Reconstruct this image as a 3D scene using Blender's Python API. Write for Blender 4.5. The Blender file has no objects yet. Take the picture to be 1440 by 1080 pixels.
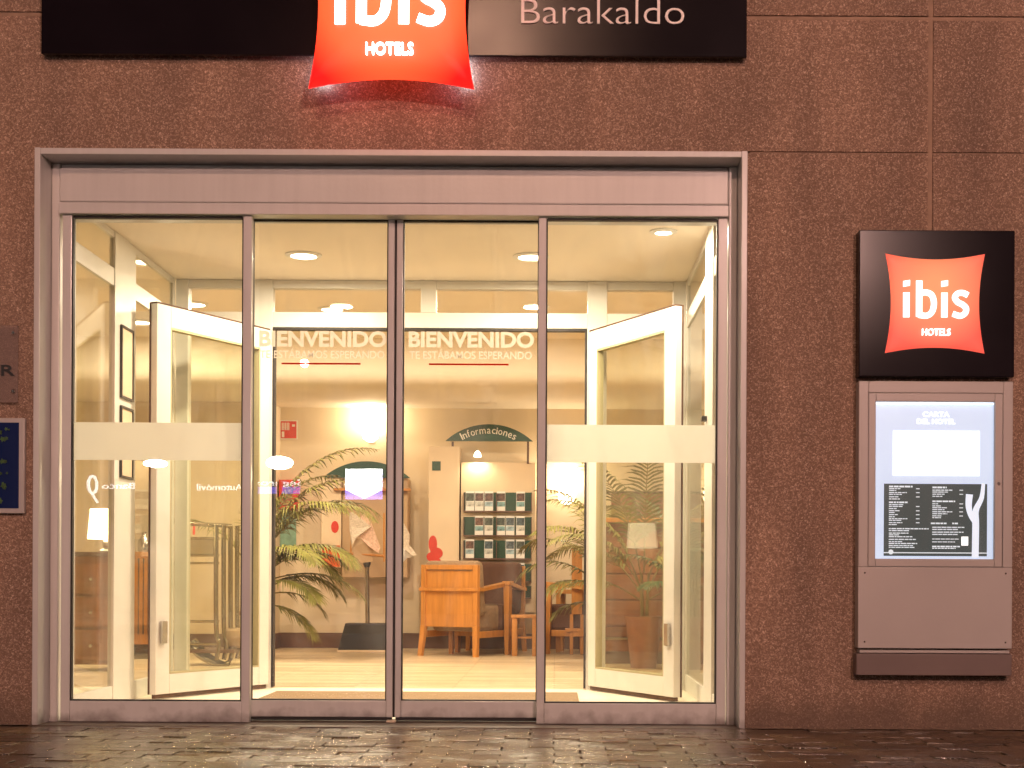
import bpy, bmesh, math, random
from mathutils import Vector, Matrix
random.seed(7)
R = math.radians
sc = bpy.context.scene
COL = sc.collection

# ------------------------------------------------------------------ camera
F = 2028.0                       # focal length in photo pixels (1440 wide)
VX, VY = 780.0, 815.0            # where the optical axis meets the photo
ROLL = R(0.29)
CZ, CY = 0.65, -6.5
cd = bpy.data.cameras.new("camera")
cam = bpy.data.objects.new("camera", cd); COL.objects.link(cam)
cam.matrix_world = Matrix.Translation((0, CY, CZ)) @ Matrix.Rotation(R(90), 4, 'X') @ Matrix.Rotation(ROLL, 4, 'Z')
cd.sensor_width = 36; cd.lens = 36 * F / 1440
cd.shift_x = -(VX - 720) / 1440; cd.shift_y = (VY - 540) / 1440
cd.clip_start = 0.05; cd.clip_end = 500
sc.camera = cam

# ------------------------------------------------------------------ world, sun, exposure
w = bpy.data.worlds.new("World"); sc.world = w; w.use_nodes = True
nt = w.node_tree; nt.nodes.clear()
sky = nt.nodes.new('ShaderNodeTexSky'); sky.sky_type = 'NISHITA'; sky.sun_disc = False
sky.sun_elevation = R(2); sky.sun_rotation = R(200)
bg = nt.nodes.new('ShaderNodeBackground'); bg.inputs[1].default_value = 0.05
wo = nt.nodes.new('ShaderNodeOutputWorld')
nt.links.new(sky.outputs[0], bg.inputs[0]); nt.links.new(bg.outputs[0], wo.inputs[0])
sd = bpy.data.lights.new("sun", 'SUN'); sd.energy = 0.02; sd.angle = R(15); sd.color = (1, .75, .65)
sun = bpy.data.objects.new("sun", sd); COL.objects.link(sun)
sun.rotation_euler = (R(88), 0, R(-20))
sc.view_settings.view_transform = 'Standard'; sc.view_settings.look = 'None'
sc.view_settings.exposure = 0.0; sc.view_settings.gamma = 1.0; sc.view_settings.use_curve_mapping = False
sc.render.engine = 'CYCLES'
cy = sc.cycles
cy.use_denoising = True
cy.max_bounces = 9; cy.diffuse_bounces = 4; cy.glossy_bounces = 4; cy.transmission_bounces = 4; cy.transparent_max_bounces = 24
cy.sample_clamp_indirect = 6.0; cy.caustics_reflective = False; cy.caustics_refractive = False
try: cy.denoising_prefilter = 'ACCURATE'
except Exception: pass

# ------------------------------------------------------------------ helpers
def P(px, py, Y):
    """photo pixel + distance behind the glass plane -> world X, Z"""
    dx, dy = px - VX, py - VY
    c, s = math.cos(ROLL), math.sin(ROLL)
    ux, uy = dx * c + dy * s, -dx * s + dy * c
    k = (Y - CY) / F
    return ux * k, CZ - uy * k
def PX(px, Y, py=700): return P(px, py, Y)[0]
def PZ(py, Y, px=720): return P(px, py, Y)[1]

def lerp(a, b, t): return a + (b - a) * t
def srgb(r, g, b):
    f = lambda c: ((c / 255 + .055) / 1.055) ** 2.4 if c / 255 > .04045 else c / 255 / 12.92
    return (f(r), f(g), f(b))

def mat(name, col, rough=.5, metal=0, var=0, vscale=20, bump=0, bscale=200, stretch=None, coat=0, spec=.5):
    m = bpy.data.materials.new(name); m.use_nodes = True
    n = m.node_tree.nodes; l = m.node_tree.links
    b = n['Principled BSDF']
    b.inputs['Base Color'].default_value = (*col, 1); b.inputs['Roughness'].default_value = rough
    b.inputs['Metallic'].default_value = metal; b.inputs['Specular IOR Level'].default_value = spec
    if coat: b.inputs['Coat Weight'].default_value = coat; b.inputs['Coat Roughness'].default_value = .15
    if var or bump:
        tc = n.new('ShaderNodeTexCoord'); mp = n.new('ShaderNodeMapping')
        l.new(tc.outputs['Object'], mp.inputs[0])
        if stretch: mp.inputs['Scale'].default_value = stretch
    if var:
        no = n.new('ShaderNodeTexNoise'); no.inputs['Scale'].default_value = vscale; no.inputs['Detail'].default_value = 6
        l.new(mp.outputs[0], no.inputs[0])
        cr = n.new('ShaderNodeValToRGB')
        cr.color_ramp.elements[0].position = .3; cr.color_ramp.elements[1].position = .7
        cr.color_ramp.elements[0].color = (*[c * (1 - var) for c in col], 1)
        cr.color_ramp.elements[1].color = (*[min(1, c * (1 + var)) for c in col], 1)
        l.new(no.outputs[0], cr.inputs[0]); l.new(cr.outputs[0], b.inputs['Base Color'])
        rr = n.new('ShaderNodeMapRange'); rr.inputs[3].default_value = max(0, rough - .08); rr.inputs[4].default_value = min(1, rough + .08)
        l.new(no.outputs[0], rr.inputs[0]); l.new(rr.outputs[0], b.inputs['Roughness'])
    if bump:
        nb = n.new('ShaderNodeTexNoise'); nb.inputs['Scale'].default_value = bscale; nb.inputs['Detail'].default_value = 3
        l.new(mp.outputs[0], nb.inputs[0])
        bp = n.new('ShaderNodeBump'); bp.inputs['Strength'].default_value = bump; bp.inputs['Distance'].default_value = .004
        l.new(nb.outputs[0], bp.inputs['Height']); l.new(bp.outputs[0], b.inputs['Normal'])
    return m

def emit(name, col, strength):
    m = bpy.data.materials.new(name); m.use_nodes = True
    b = m.node_tree.nodes['Principled BSDF']
    b.inputs['Base Color'].default_value = (*[c * .5 for c in col], 1); b.inputs['Roughness'].default_value = .3
    b.inputs['Emission Color'].default_value = (*col, 1); b.inputs['Emission Strength'].default_value = strength
    return m

def glassmat(name, tint=(1, 1, 1), refl=1.0, ior=1.5):
    m = bpy.data.materials.new(name); m.use_nodes = True
    n = m.node_tree.nodes; l = m.node_tree.links; n.clear()
    o = n.new('ShaderNodeOutputMaterial'); mx = n.new('ShaderNodeMixShader')
    t = n.new('ShaderNodeBsdfTransparent'); t.inputs[0].default_value = (*tint, 1)
    g = n.new('ShaderNodeBsdfGlossy'); g.inputs['Roughness'].default_value = 0.0
    tc = n.new('ShaderNodeTexCoord'); no = n.new('ShaderNodeTexNoise'); no.inputs['Scale'].default_value = 2.2
    l.new(tc.outputs['Object'], no.inputs[0])
    bp = n.new('ShaderNodeBump'); bp.inputs['Strength'].default_value = .08; bp.inputs['Distance'].default_value = .002
    l.new(no.outputs[0], bp.inputs['Height']); l.new(bp.outputs[0], g.inputs['Normal'])
    # fresnel on |cos| so that both faces of the pane reflect alike
    lw = n.new('ShaderNodeLayerWeight'); lw.inputs[0].default_value = .5
    pw = n.new('ShaderNodeMath'); pw.operation = 'POWER'; pw.inputs[1].default_value = 4.5
    l.new(lw.outputs['Facing'], pw.inputs[0])
    ml = n.new('ShaderNodeMath'); ml.operation = 'MULTIPLY_ADD'; ml.inputs[1].default_value = .9 * refl; ml.inputs[2].default_value = .042 * refl
    l.new(pw.outputs[0], ml.inputs[0]); ml.use_clamp = True
    l.new(ml.outputs[0], mx.inputs[0]); l.new(t.outputs[0], mx.inputs[1]); l.new(g.outputs[0], mx.inputs[2])
    mq = n.new('ShaderNodeMapping'); mq.inputs['Scale'].default_value = (1, 1, .45); mq.inputs['Rotation'].default_value = (0, .5, 0); l.new(tc.outputs['Object'], mq.inputs[0])
    ns_ = n.new('ShaderNodeTexNoise'); ns_.inputs['Scale'].default_value = 5; ns_.inputs['Detail'].default_value = 8; ns_.inputs['Distortion'].default_value = 1.2
    l.new(mq.outputs[0], ns_.inputs[0])
    mr_ = n.new('ShaderNodeMapRange'); mr_.inputs[1].default_value = .42; mr_.inputs[2].default_value = .78; mr_.inputs[3].default_value = .006; mr_.inputs[4].default_value = .05; l.new(ns_.outputs[0], mr_.inputs[0])
    df = n.new('ShaderNodeBsdfDiffuse'); df.inputs[0].default_value = (.8, .8, .8, 1); tl = n.new('ShaderNodeBsdfTranslucent'); tl.inputs[0].default_value = (.8, .8, .8, 1)
    ms_ = n.new('ShaderNodeMixShader'); l.new(df.outputs[0], ms_.inputs[1]); l.new(tl.outputs[0], ms_.inputs[2])
    mf = n.new('ShaderNodeMixShader'); l.new(mr_.outputs[0], mf.inputs[0]); l.new(mx.outputs[0], mf.inputs[1]); l.new(ms_.outputs[0], mf.inputs[2]); l.new(mf.outputs[0], o.inputs[0])
    return m

def filmmat(name, col, opac, transl=.5):
    m = bpy.data.materials.new(name); m.use_nodes = True
    n = m.node_tree.nodes; l = m.node_tree.links; n.clear()
    o = n.new('ShaderNodeOutputMaterial'); mx = n.new('ShaderNodeMixShader'); mx2 = n.new('ShaderNodeMixShader')
    t = n.new('ShaderNodeBsdfTransparent')
    d = n.new('ShaderNodeBsdfDiffuse'); d.inputs[0].default_value = (*col, 1)
    tr = n.new('ShaderNodeBsdfTranslucent'); tr.inputs[0].default_value = (*col, 1)
    mx2.inputs[0].default_value = transl; l.new(d.outputs[0], mx2.inputs[1]); l.new(tr.outputs[0], mx2.inputs[2])
    mx.inputs[0].default_value = opac; l.new(t.outputs[0], mx.inputs[1]); l.new(mx2.outputs[0], mx.inputs[2])
    l.new(mx.outputs[0], o.inputs[0]); return m

class MB:
    def __init__(s): s.v = []; s.f = []; s.flat = set()
    def add(s, vs, fs, flat=False):
        o = len(s.v); n0 = len(s.f); s.v += [tuple(v) for v in vs]; s.f += [tuple(i + o for i in f) for f in fs]
        if flat: s.flat |= set(range(n0, len(s.f)))
        return s
    def box(s, x0, x1, y0, y1, z0, z1):
        if x0 > x1: x0, x1 = x1, x0
        if y0 > y1: y0, y1 = y1, y0
        if z0 > z1: z0, z1 = z1, z0
        return s.add([(x0,y0,z0),(x1,y0,z0),(x1,y1,z0),(x0,y1,z0),(x0,y0,z1),(x1,y0,z1),(x1,y1,z1),(x0,y1,z1)],
              [(0,3,2,1),(4,5,6,7),(0,1,5,4),(1,2,6,5),(2,3,7,6),(3,0,4,7)], True)
    def bbox(s, x0, x1, y0, y1, z0, z1, b=.004):
        bm = bmesh.new(); t = MB().box(x0, x1, y0, y1, z0, z1)
        vs = [bm.verts.new(v) for v in t.v]; [bm.faces.new([vs[i] for i in f]) for f in t.f]
        b = min(b, .45 * min(abs(x1-x0), abs(y1-y0), abs(z1-z0)))
        bmesh.ops.bevel(bm, geom=bm.edges[:], offset=b, segments=2, affect='EDGES', profile=.5)
        bm.verts.index_update()
        n0 = len(s.f); fa = sorted(((f.calc_area(), i) for i, f in enumerate(bm.faces)), reverse=True)[:6]
        s.add([v.co[:] for v in bm.verts], [[v.index for v in f.verts] for f in bm.faces]); s.flat |= set(n0+i for _, i in fa); bm.free(); return s
    def hexa(s, a, b):      # two quads of 4 points
        return s.add(list(a) + list(b), [(0,3,2,1),(4,5,6,7),(0,1,5,4),(1,2,6,5),(2,3,7,6),(3,0,4,7)], True)
    def prism_xz(s, pts, y0, y1):     # polygon in X,Z extruded along Y (points counter-clockwise seen from -Y)
        n = len(pts)
        return s.add([(x, y0, z) for x, z in pts] + [(x, y1, z) for x, z in pts],
                     [tuple(range(n)), tuple(range(2*n-1, n-1, -1))] + [(i, i+n, (i+1) % n + n, (i+1) % n) for i in range(n)])
    def ring(s, c, r, n, axis='Z'):
        out = []
        for i in range(n):
            a = 2*math.pi*i/n; u, v = r*math.cos(a), r*math.sin(a)
            out.append({'Z': (c[0]+u, c[1]+v, c[2]), 'Y': (c[0]+u, c[1], c[2]-v), 'X': (c[0], c[1]+u, c[2]+v)}[axis])
        return out
    def lathe(s, c, prof, n=20, axis='Z'):    # prof: (r, h)
        o = len(s.v); k = {'X': 0, 'Y': 1, 'Z': 2}[axis]
        for r, h in prof:
            cc = list(c); cc[k] += h; s.v += s.ring(cc, max(r, 1e-4), n, axis)
        for j in range(len(prof)-1):
            for i in range(n):
                a, b = o+j*n+i, o+j*n+(i+1) % n; s.f.append((a, b, b+n, a+n))
        s.f.append(tuple(range(o+n-1, o-1, -1))); m = o+(len(prof)-1)*n; s.f.append(tuple(range(m, m+n))); return s
    def tube(s, pts, r, n=8, r2=None):
        pts = [Vector(p) for p in pts]; o = len(s.v); L = len(pts); up = None
        for i, p in enumerate(pts):
            d = (pts[min(i+1, L-1)] - pts[max(i-1, 0)]).normalized()
            if up is None:
                up = Vector((0, 0, 1)) if abs(d.z) < .9 else Vector((1, 0, 0))
            a = d.cross(up).normalized(); up = a.cross(d).normalized()
            rr = r if r2 is None else lerp(r, r2, i/(L-1))
            for k in range(n):
                t = 2*math.pi*k/n; s.v.append(tuple(p + a*math.cos(t)*rr + up*math.sin(t)*rr))
        for j in range(L-1):
            for i in range(n):
                a, b = o+j*n+i, o+j*n+(i+1) % n; s.f.append((a, b, b+n, a+n))
        s.f.append(tuple(range(o+n-1, o-1, -1))); m = o+(L-1)*n; s.f.append(tuple(range(m, m+n))); return s
    def xf(s, fn): s.v = [tuple(fn(*v)) for v in s.v]; return s
    def mesh(s, name, m, org=(0, 0, 0), smooth=False):
        me = bpy.data.meshes.new(name)
        me.from_pydata([(x-org[0], y-org[1], z-org[2]) for x, y, z in s.v], [], s.f)
        bm = bmesh.new(); bm.from_mesh(me); bmesh.ops.recalc_face_normals(bm, faces=bm.faces[:]); bm.to_mesh(me); bm.free()
        if m: me.materials.append(m)
        if smooth:
            for p in me.polygons: p.use_smooth = p.index not in s.flat
            try: me.set_sharp_from_angle(angle=R(40))
            except Exception: pass
            for p in me.polygons: p.use_smooth = p.index not in s.flat
        return me

ORG = {}
def tag(o, label=None, cat=None, group=None, kind=None):
    if label: o['label'] = label
    if cat: o['category'] = cat
    if group: o['group'] = group
    if kind: o['kind'] = kind
    return o
def thing(name, label, cat, loc=(0, 0, 0), rz=0, group=None):
    o = bpy.data.objects.new(name, None); COL.objects.link(o); o.empty_display_size = .1
    o.location = loc; o.rotation_euler = (0, 0, rz); ORG[o] = tuple(loc) if rz == 0 else (0, 0, 0)
    return tag(o, label, cat, group)
def part(name, mb, m, parent, smooth=True, local=False, label=None):
    """mesh part; coordinates are world ones unless the parent is rotated or local is set"""
    org = (0, 0, 0) if (local or parent is None) else ORG.get(parent, (0, 0, 0))
    o = bpy.data.objects.new(name, mb.mesh(name, m, org, smooth) if isinstance(mb, MB) else mb)
    COL.objects.link(o); o.parent = parent; ORG[o] = org
    if label: o['label'] = label
    return o
def solo(name, mb, m, label, cat, group=None, smooth=True, loc=None):
    c = loc or tuple(sum(v[i] for v in mb.v)/len(mb.v) for i in range(3))
    o = bpy.data.objects.new(name, mb.mesh(name, m, c, smooth)); COL.objects.link(o); o.location = c
    return tag(o, label, cat, group)
def struct(name, mb, m, smooth=False):
    o = bpy.data.objects.new(name, mb.mesh(name, m, (0, 0, 0), smooth)); COL.objects.link(o); o['kind'] = 'structure'; return o
def lamp(parent, kind, loc, energy, col, size=.1, spot=None, rot=None):
    d = bpy.data.lights.new('bulb', kind); d.energy = energy; d.color = col
    if kind == 'AREA': d.shape = 'DISK'; d.size = size
    elif kind == 'SPOT': d.spot_size = spot or R(120); d.spot_blend = .6; d.shadow_soft_size = size
    else: d.shadow_soft_size = size
    o = bpy.data.objects.new('bulb', d); COL.objects.link(o); o.parent = parent
    g = ORG[parent]; o.location = tuple(loc[i]-g[i] for i in range(3))
    if rot: o.rotation_euler = rot
    return o

def text_mb(body, x0, x1, z0, z1, y, depth=.004, bold=0, face=-1, caps='H'):
    """lettering as solid letters filling x0..x1, baseline z0, cap height to z1; face -1 reads from -Y, +1 from +Y"""
    cu = bpy.data.curves.new('t', 'FONT'); cu.body = body; cu.size = 1; cu.offset = bold; cu.extrude = .5; cu.resolution_u = 4
    cu.fill_mode = 'BOTH'
    o = bpy.data.objects.new('t', cu); me = bpy.data.meshes.new_from_object(o)
    cap = .727
    vs = [v.co[:] for v in me.vertices]; fs = [tuple(p.vertices) for p in me.polygons]
    mn = min(v[0] for v in vs); mxx = max(v[0] for v in vs)
    bpy.data.objects.remove(o); bpy.data.curves.remove(cu); bpy.data.meshes.remove(me)
    W = mxx - mn; mb = MB()
    out = []
    for vx, vy, vz in vs:
        t = (vx - mn)/W
        X = lerp(x0, x1, t) if face < 0 else lerp(x1, x0, t)
        out.append((X, y - vz*depth, z0 + vy/cap*(z1-z0)))
    mb.add(out, fs); return mb

def ribbon(pts, wd):
    """flat stroke polygon around a polyline (2-D)"""
    L, Rr = [], []
    for i, p in enumerate(pts):
        a = pts[max(i-1, 0)]; b = pts[min(i+1, len(pts)-1)]
        dx, dy = b[0]-a[0], b[1]-a[1]; d = math.hypot(dx, dy) or 1
        ww = wd if not callable(wd) else wd(i/(len(pts)-1))
        L.append((p[0]-dy/d*ww/2, p[1]+dx/d*ww/2)); Rr.append((p[0]+dy/d*ww/2, p[1]-dx/d*ww/2))
    return L, Rr
def ribbon_mb(mb, pts, wd, y0, y1, fx):
    L, Rr = ribbon(pts, wd)
    for i in range(len(pts)-1):
        q = [fx(*L[i]), fx(*L[i+1]), fx(*Rr[i+1]), fx(*Rr[i])]
        mb.hexa([(x, y0, z) for x, z in q], [(x, y1, z) for x, z in q])
def catmull(pts, n=8):
    out = []; P_ = [pts[0]] + list(pts) + [pts[-1]]
    for i in range(1, len(P_)-2):
        for k in range(n):
            t = k/n; a, b, c, d = P_[i-1], P_[i], P_[i+1], P_[i+2]
            out.append(tuple(.5*((2*b[j]) + (-a[j]+c[j])*t + (2*a[j]-5*b[j]+4*c[j]-d[j])*t*t + (-a[j]+3*b[j]-3*c[j]+d[j])*t**3) for j in range(len(b))))
    out.append(tuple(pts[-1])); return out

# ------------------------------------------------------------------ materials
def wall_material():
    m = bpy.data.materials.new('pebble_dash'); m.use_nodes = True
    n = m.node_tree.nodes; l = m.node_tree.links; b = n['Principled BSDF']
    tc = n.new('ShaderNodeTexCoord')
    v = n.new('ShaderNodeTexVoronoi'); v.inputs['Scale'].default_value = 150; v.inputs['Randomness'].default_value = 1
    no0 = n.new('ShaderNodeTexNoise'); no0.inputs['Scale'].default_value = 60
    mxv = n.new('ShaderNodeMixRGB'); mxv.inputs[0].default_value = .03
    l.new(tc.outputs['Object'], no0.inputs[0]); l.new(tc.outputs['Object'], mxv.inputs[1]); l.new(no0.outputs['Color'], mxv.inputs[2])
    l.new(mxv.outputs[0], v.inputs[0])
    sep = n.new('ShaderNodeSeparateColor'); l.new(v.outputs['Color'], sep.inputs[0])
    cr = n.new('ShaderNodeValToRGB'); e = cr.color_ramp.elements
    e[0].position = 0; e[0].color = (.27, .18, .13, 1); e[1].position = 1; e[1].color = (.80, .63, .49, 1)
    for p_, c in ((.3, (.38, .26, .19, 1)), (.6, (.50, .35, .26, 1)), (.88, (.66, .49, .37, 1))):
        k = e.new(p_); k.color = c
    l.new(sep.outputs[0], cr.inputs[0])
    # mortar between the pebbles
    ds = n.new('ShaderNodeMapRange'); ds.inputs[1].default_value = .25; ds.inputs[2].default_value = .75
    l.new(v.outputs['Distance'], ds.inputs[0])
    mm = n.new('ShaderNodeMixRGB'); mm.blend_type = 'MIX'; mm.inputs[2].default_value = (.26, .172, .124, 1)
    l.new(ds.outputs[0], mm.inputs[0]); l.new(cr.outputs[0], mm.inputs[1])
    # weathering at large scale, faint vertical streaks
    mp = n.new('ShaderNodeMapping'); mp.inputs['Scale'].default_value = (2.2, 2.2, .5); l.new(tc.outputs['Object'], mp.inputs[0])
    no = n.new('ShaderNodeTexNoise'); no.inputs['Scale'].default_value = 1.6; no.inputs['Detail'].default_value = 7; l.new(mp.outputs[0], no.inputs[0])
    r2 = n.new('ShaderNodeValToRGB'); r2.color_ramp.elements[0].position = .3; r2.color_ramp.elements[1].position = .75
    r2.color_ramp.elements[0].color = (.66, .64, .65, 1); r2.color_ramp.elements[1].color = (1.12, 1.06, 1.03, 1)
    l.new(no.outputs[0], r2.inputs[0])
    mu = n.new('ShaderNodeMixRGB'); mu.blend_type = 'MULTIPLY'; mu.inputs[0].default_value = 1
    l.new(mm.outputs[0], mu.inputs[1]); l.new(r2.outputs[0], mu.inputs[2])
    oi = n.new('ShaderNodeObjectInfo'); orr = n.new('ShaderNodeMapRange'); orr.inputs[3].default_value = .90; orr.inputs[4].default_value = 1.10
    l.new(oi.outputs['Random'], orr.inputs[0])
    mp2 = n.new('ShaderNodeMapping'); mp2.inputs['Scale'].default_value = (3.5, 3.5, .5); l.new(tc.outputs['Object'], mp2.inputs[0])
    nd = n.new('ShaderNodeTexNoise'); nd.inputs['Scale'].default_value = 1.5; nd.inputs['Detail'].default_value = 5; l.new(mp2.outputs[0], nd.inputs[0])
    rd = n.new('ShaderNodeValToRGB'); rd.color_ramp.elements[0].position = .42; rd.color_ramp.elements[0].color = (1, 1, 1, 1)
    rd.color_ramp.elements[1].position = .74; rd.color_ramp.elements[1].color = (.86, .85, .84, 1); l.new(nd.outputs[0], rd.inputs[0])
    m3 = n.new('ShaderNodeMixRGB'); m3.blend_type = 'MULTIPLY'; m3.inputs[0].default_value = 1; l.new(mu.outputs[0], m3.inputs[1]); l.new(rd.outputs[0], m3.inputs[2])
    m4 = n.new('ShaderNodeVectorMath'); m4.operation = 'SCALE'; l.new(m3.outputs[0], m4.inputs[0]); l.new(orr.outputs[0], m4.inputs['Scale'])
    # damp dirt rising from the pavement: wear with a ragged edge of its own
    sx = n.new('ShaderNodeSeparateXYZ'); l.new(tc.outputs['Object'], sx.inputs[0])
    mr = n.new('ShaderNodeMapRange'); mr.inputs[1].default_value = .0; mr.inputs[2].default_value = .10; mr.inputs[3].default_value = .6; mr.inputs[4].default_value = 0
    ad = n.new('ShaderNodeMath'); ad.operation = 'SUBTRACT'; n3 = n.new('ShaderNodeTexNoise'); n3.inputs['Scale'].default_value = 9; l.new(tc.outputs['Object'], n3.inputs[0])
    mz = n.new('ShaderNodeMath'); mz.operation = 'MULTIPLY'; mz.inputs[1].default_value = .12; l.new(n3.outputs[0], mz.inputs[0])
    l.new(sx.outputs[2], ad.inputs[0]); l.new(mz.outputs[0], ad.inputs[1]); l.new(ad.outputs[0], mr.inputs[0])
    md = n.new('ShaderNodeMixRGB'); md.inputs[2].default_value = (.13, .09, .065, 1); l.new(mr.outputs[0], md.inputs[0]); l.new(m4.outputs[0], md.inputs[1])
    l.new(md.outputs[0], b.inputs['Base Color']); b.inputs['Roughness'].default_value = .8
    iv = n.new('ShaderNodeMath'); iv.operation = 'SUBTRACT'; iv.inputs[0].default_value = 1; l.new(v.outputs['Distance'], iv.inputs[1])
    bp = n.new('ShaderNodeBump'); bp.inputs['Strength'].default_value = .9; bp.inputs['Distance'].default_value = .004
    l.new(iv.outputs[0], bp.inputs['Height']); l.new(bp.outputs[0], b.inputs['Normal'])
    return m

def floor_material():
    m = bpy.data.materials.new('pale_planks'); m.use_nodes = True
    n = m.node_tree.nodes; l = m.node_tree.links; b = n['Principled BSDF']
    tc = n.new('ShaderNodeTexCoord')
    br = n.new('ShaderNodeTexBrick'); br.inputs['Scale'].default_value = 1
    br.inputs['Brick Width'].default_value = 1.2; br.inputs['Row Height'].default_value = .09; br.inputs['Mortar Size'].default_value = .003
    br.inputs['Color1'].default_value = (.74, .60, .40, 1); br.inputs['Color2'].default_value = (.52, .40, .25, 1); br.inputs['Mortar'].default_value = (.22, .15, .09, 1)
    l.new(tc.outputs['Object'], br.inputs[0])
    mp = n.new('ShaderNodeMapping'); mp.inputs['Scale'].default_value = (1.5, 30, 1); l.new(tc.outputs['Object'], mp.inputs[0])
    no = n.new('ShaderNodeTexNoise'); no.inputs['Scale'].default_value = 2; no.inputs['Detail'].default_value = 6; l.new(mp.outputs[0], no.inputs[0])
    cr = n.new('ShaderNodeValToRGB'); cr.color_ramp.elements[0].position = .3; cr.color_ramp.elements[0].color = (.72, .68, .62, 1); cr.color_ramp.elements[1].position = .6; cr.color_ramp.elements[1].color = (1.08, 1.08, 1.08, 1)
    l.new(no.outputs[0], cr.inputs[0])
    mu = n.new('ShaderNodeMixRGB'); mu.blend_type = 'MULTIPLY'; mu.inputs[0].default_value = 1
    l.new(br.outputs[0], mu.inputs[1]); l.new(cr.outputs[0], mu.inputs[2]); l.new(mu.outputs[0], b.inputs['Base Color'])
    b.inputs['Roughness'].default_value = .32
    return m

def paver_material(name, a, bcol):
    m = bpy.data.materials.new(name); m.use_nodes = True
    n = m.node_tree.nodes; l = m.node_tree.links; b = n['Principled BSDF']
    ge = n.new('ShaderNodeObjectInfo'); tc = n.new('ShaderNodeTexCoord'); gm = n.new('ShaderNodeNewGeometry')
    no = n.new('ShaderNodeTexNoise'); no.inputs['Scale'].default_value = 38; no.inputs['Detail'].default_value = 8; l.new(gm.outputs['Position'], no.inputs[0])
    cr = n.new('ShaderNodeValToRGB'); cr.color_ramp.elements[0].color = (*a, 1); cr.color_ramp.elements[1].color = (*bcol, 1)
    cr.color_ramp.elements[0].position = .3; cr.color_ramp.elements[1].position = .75
    ad = n.new('ShaderNodeMath'); ad.operation = 'MULTIPLY_ADD'; ad.inputs[1].default_value = .35; l.new(ge.outputs['Random'], ad.inputs[0])
    sb = n.new('ShaderNodeMath'); sb.operation = 'SUBTRACT'; sb.inputs[1].default_value = .17; l.new(no.outputs[0], sb.inputs[0]); l.new(sb.outputs[0], ad.inputs[2])
    l.new(ad.outputs[0], cr.inputs[0]); l.new(cr.outputs[0], b.inputs['Base Color'])
    n2 = n.new('ShaderNodeTexNoise'); n2.inputs['Scale'].default_value = 5; n2.inputs['Detail'].default_value = 5; l.new(gm.outputs['Position'], n2.inputs[0])
    rr = n.new('ShaderNodeMapRange'); rr.inputs[1].default_value = .35; rr.inputs[2].default_value = .65; rr.inputs[3].default_value = .05; rr.inputs[4].default_value = .30; b.inputs['Specular IOR Level'].default_value = .8
    l.new(n2.outputs[0], rr.inputs[0]); l.new(rr.outputs[0], b.inputs['Roughness'])
    bp = n.new('ShaderNodeBump'); bp.inputs['Strength'].default_value = .55; bp.inputs['Distance'].default_value = .004
    n4 = n.new('ShaderNodeTexNoise'); n4.inputs['Scale'].default_value = 120; n4.inputs['Detail'].default_value = 4; l.new(gm.outputs['Position'], n4.inputs[0])
    l.new(n4.outputs[0], bp.inputs['Height']); l.new(bp.outputs[0], b.inputs['Normal'])
    return m

M = {}
M['wall'] = wall_material()
M['frame'] = mat('frame_lacquer', (.60, .60, .59), .34, 0, .04, 3, .10, 60, coat=.25)
def grime(m, h=.10):
    n = m.node_tree.nodes; l = m.node_tree.links; b = n['Principled BSDF']; src = b.inputs['Base Color'].links[0].from_socket
    tc = n.new('ShaderNodeTexCoord'); sx = n.new('ShaderNodeSeparateXYZ'); l.new(tc.outputs['Object'], sx.inputs[0])
    no = n.new('ShaderNodeTexNoise'); no.inputs['Scale'].default_value = 14; no.inputs['Detail'].default_value = 7; l.new(tc.outputs['Object'], no.inputs[0])
    ma = n.new('ShaderNodeMath'); ma.operation = 'MULTIPLY_ADD'; ma.inputs[1].default_value = -.16; l.new(no.outputs[0], ma.inputs[0]); l.new(sx.outputs[2], ma.inputs[2])
    mr = n.new('ShaderNodeMapRange'); mr.inputs[1].default_value = -.10; mr.inputs[2].default_value = -.02; mr.inputs[3].default_value = .75; mr.inputs[4].default_value = 0; l.new(ma.outputs[0], mr.inputs[0])
    mx = n.new('ShaderNodeMixRGB'); mx.inputs[2].default_value = (.10, .07, .055, 1); l.new(mr.outputs[0], mx.inputs[0]); l.new(src, mx.inputs[1]); l.new(mx.outputs[0], b.inputs['Base Color'])
    mv = n.new('ShaderNodeMapping'); mv.inputs['Scale'].default_value = (14, 14, .8); l.new(tc.outputs['Object'], mv.inputs[0])
    n2 = n.new('ShaderNodeTexNoise'); n2.inputs['Scale'].default_value = 2; n2.inputs['Detail'].default_value = 8; l.new(mv.outputs[0], n2.inputs[0])
    m2 = n.new('ShaderNodeMapRange'); m2.inputs[1].default_value = .35; m2.inputs[2].default_value = .75; m2.inputs[3].default_value = 1.02; m2.inputs[4].default_value = .95; l.new(n2.outputs[0], m2.inputs[0])
    sc_ = n.new('ShaderNodeVectorMath'); sc_.operation = 'SCALE'; l.new(mx.outputs[0], sc_.inputs[0]); l.new(m2.outputs[0], sc_.inputs['Scale']); l.new(sc_.outputs[0], b.inputs['Base Color'])
grime(M['frame'])
M['seal'] = mat('black_seal', (.012, .01, .01), .6)
M['brown_seal'] = mat('brown_brush_seal', (.10, .05, .03), .8, var=.4, vscale=60)
M['white'] = mat('white_lacquer', (.72, .71, .66), .35, var=.04, vscale=4, bump=.05, bscale=40)
M['glass'] = glassmat('clear_glass', (.985, .985, .975), 1.15)
M['green_glass'] = glassmat('greenish_glass', (.965, .965, .915), .8)
M['leaf_glass'] = glassmat('inner_door_glass', (.96, .965, .91), .45)
M['film'] = filmmat('frosted_film', (.84, .84, .80), .92, .76)
M['letterfilm'] = filmmat('pale_letter_film', (.97, .95, .88), .80, .62)
M['redfilm'] = filmmat('red_film', (.65, .04, .02), .95, .3)
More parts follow.
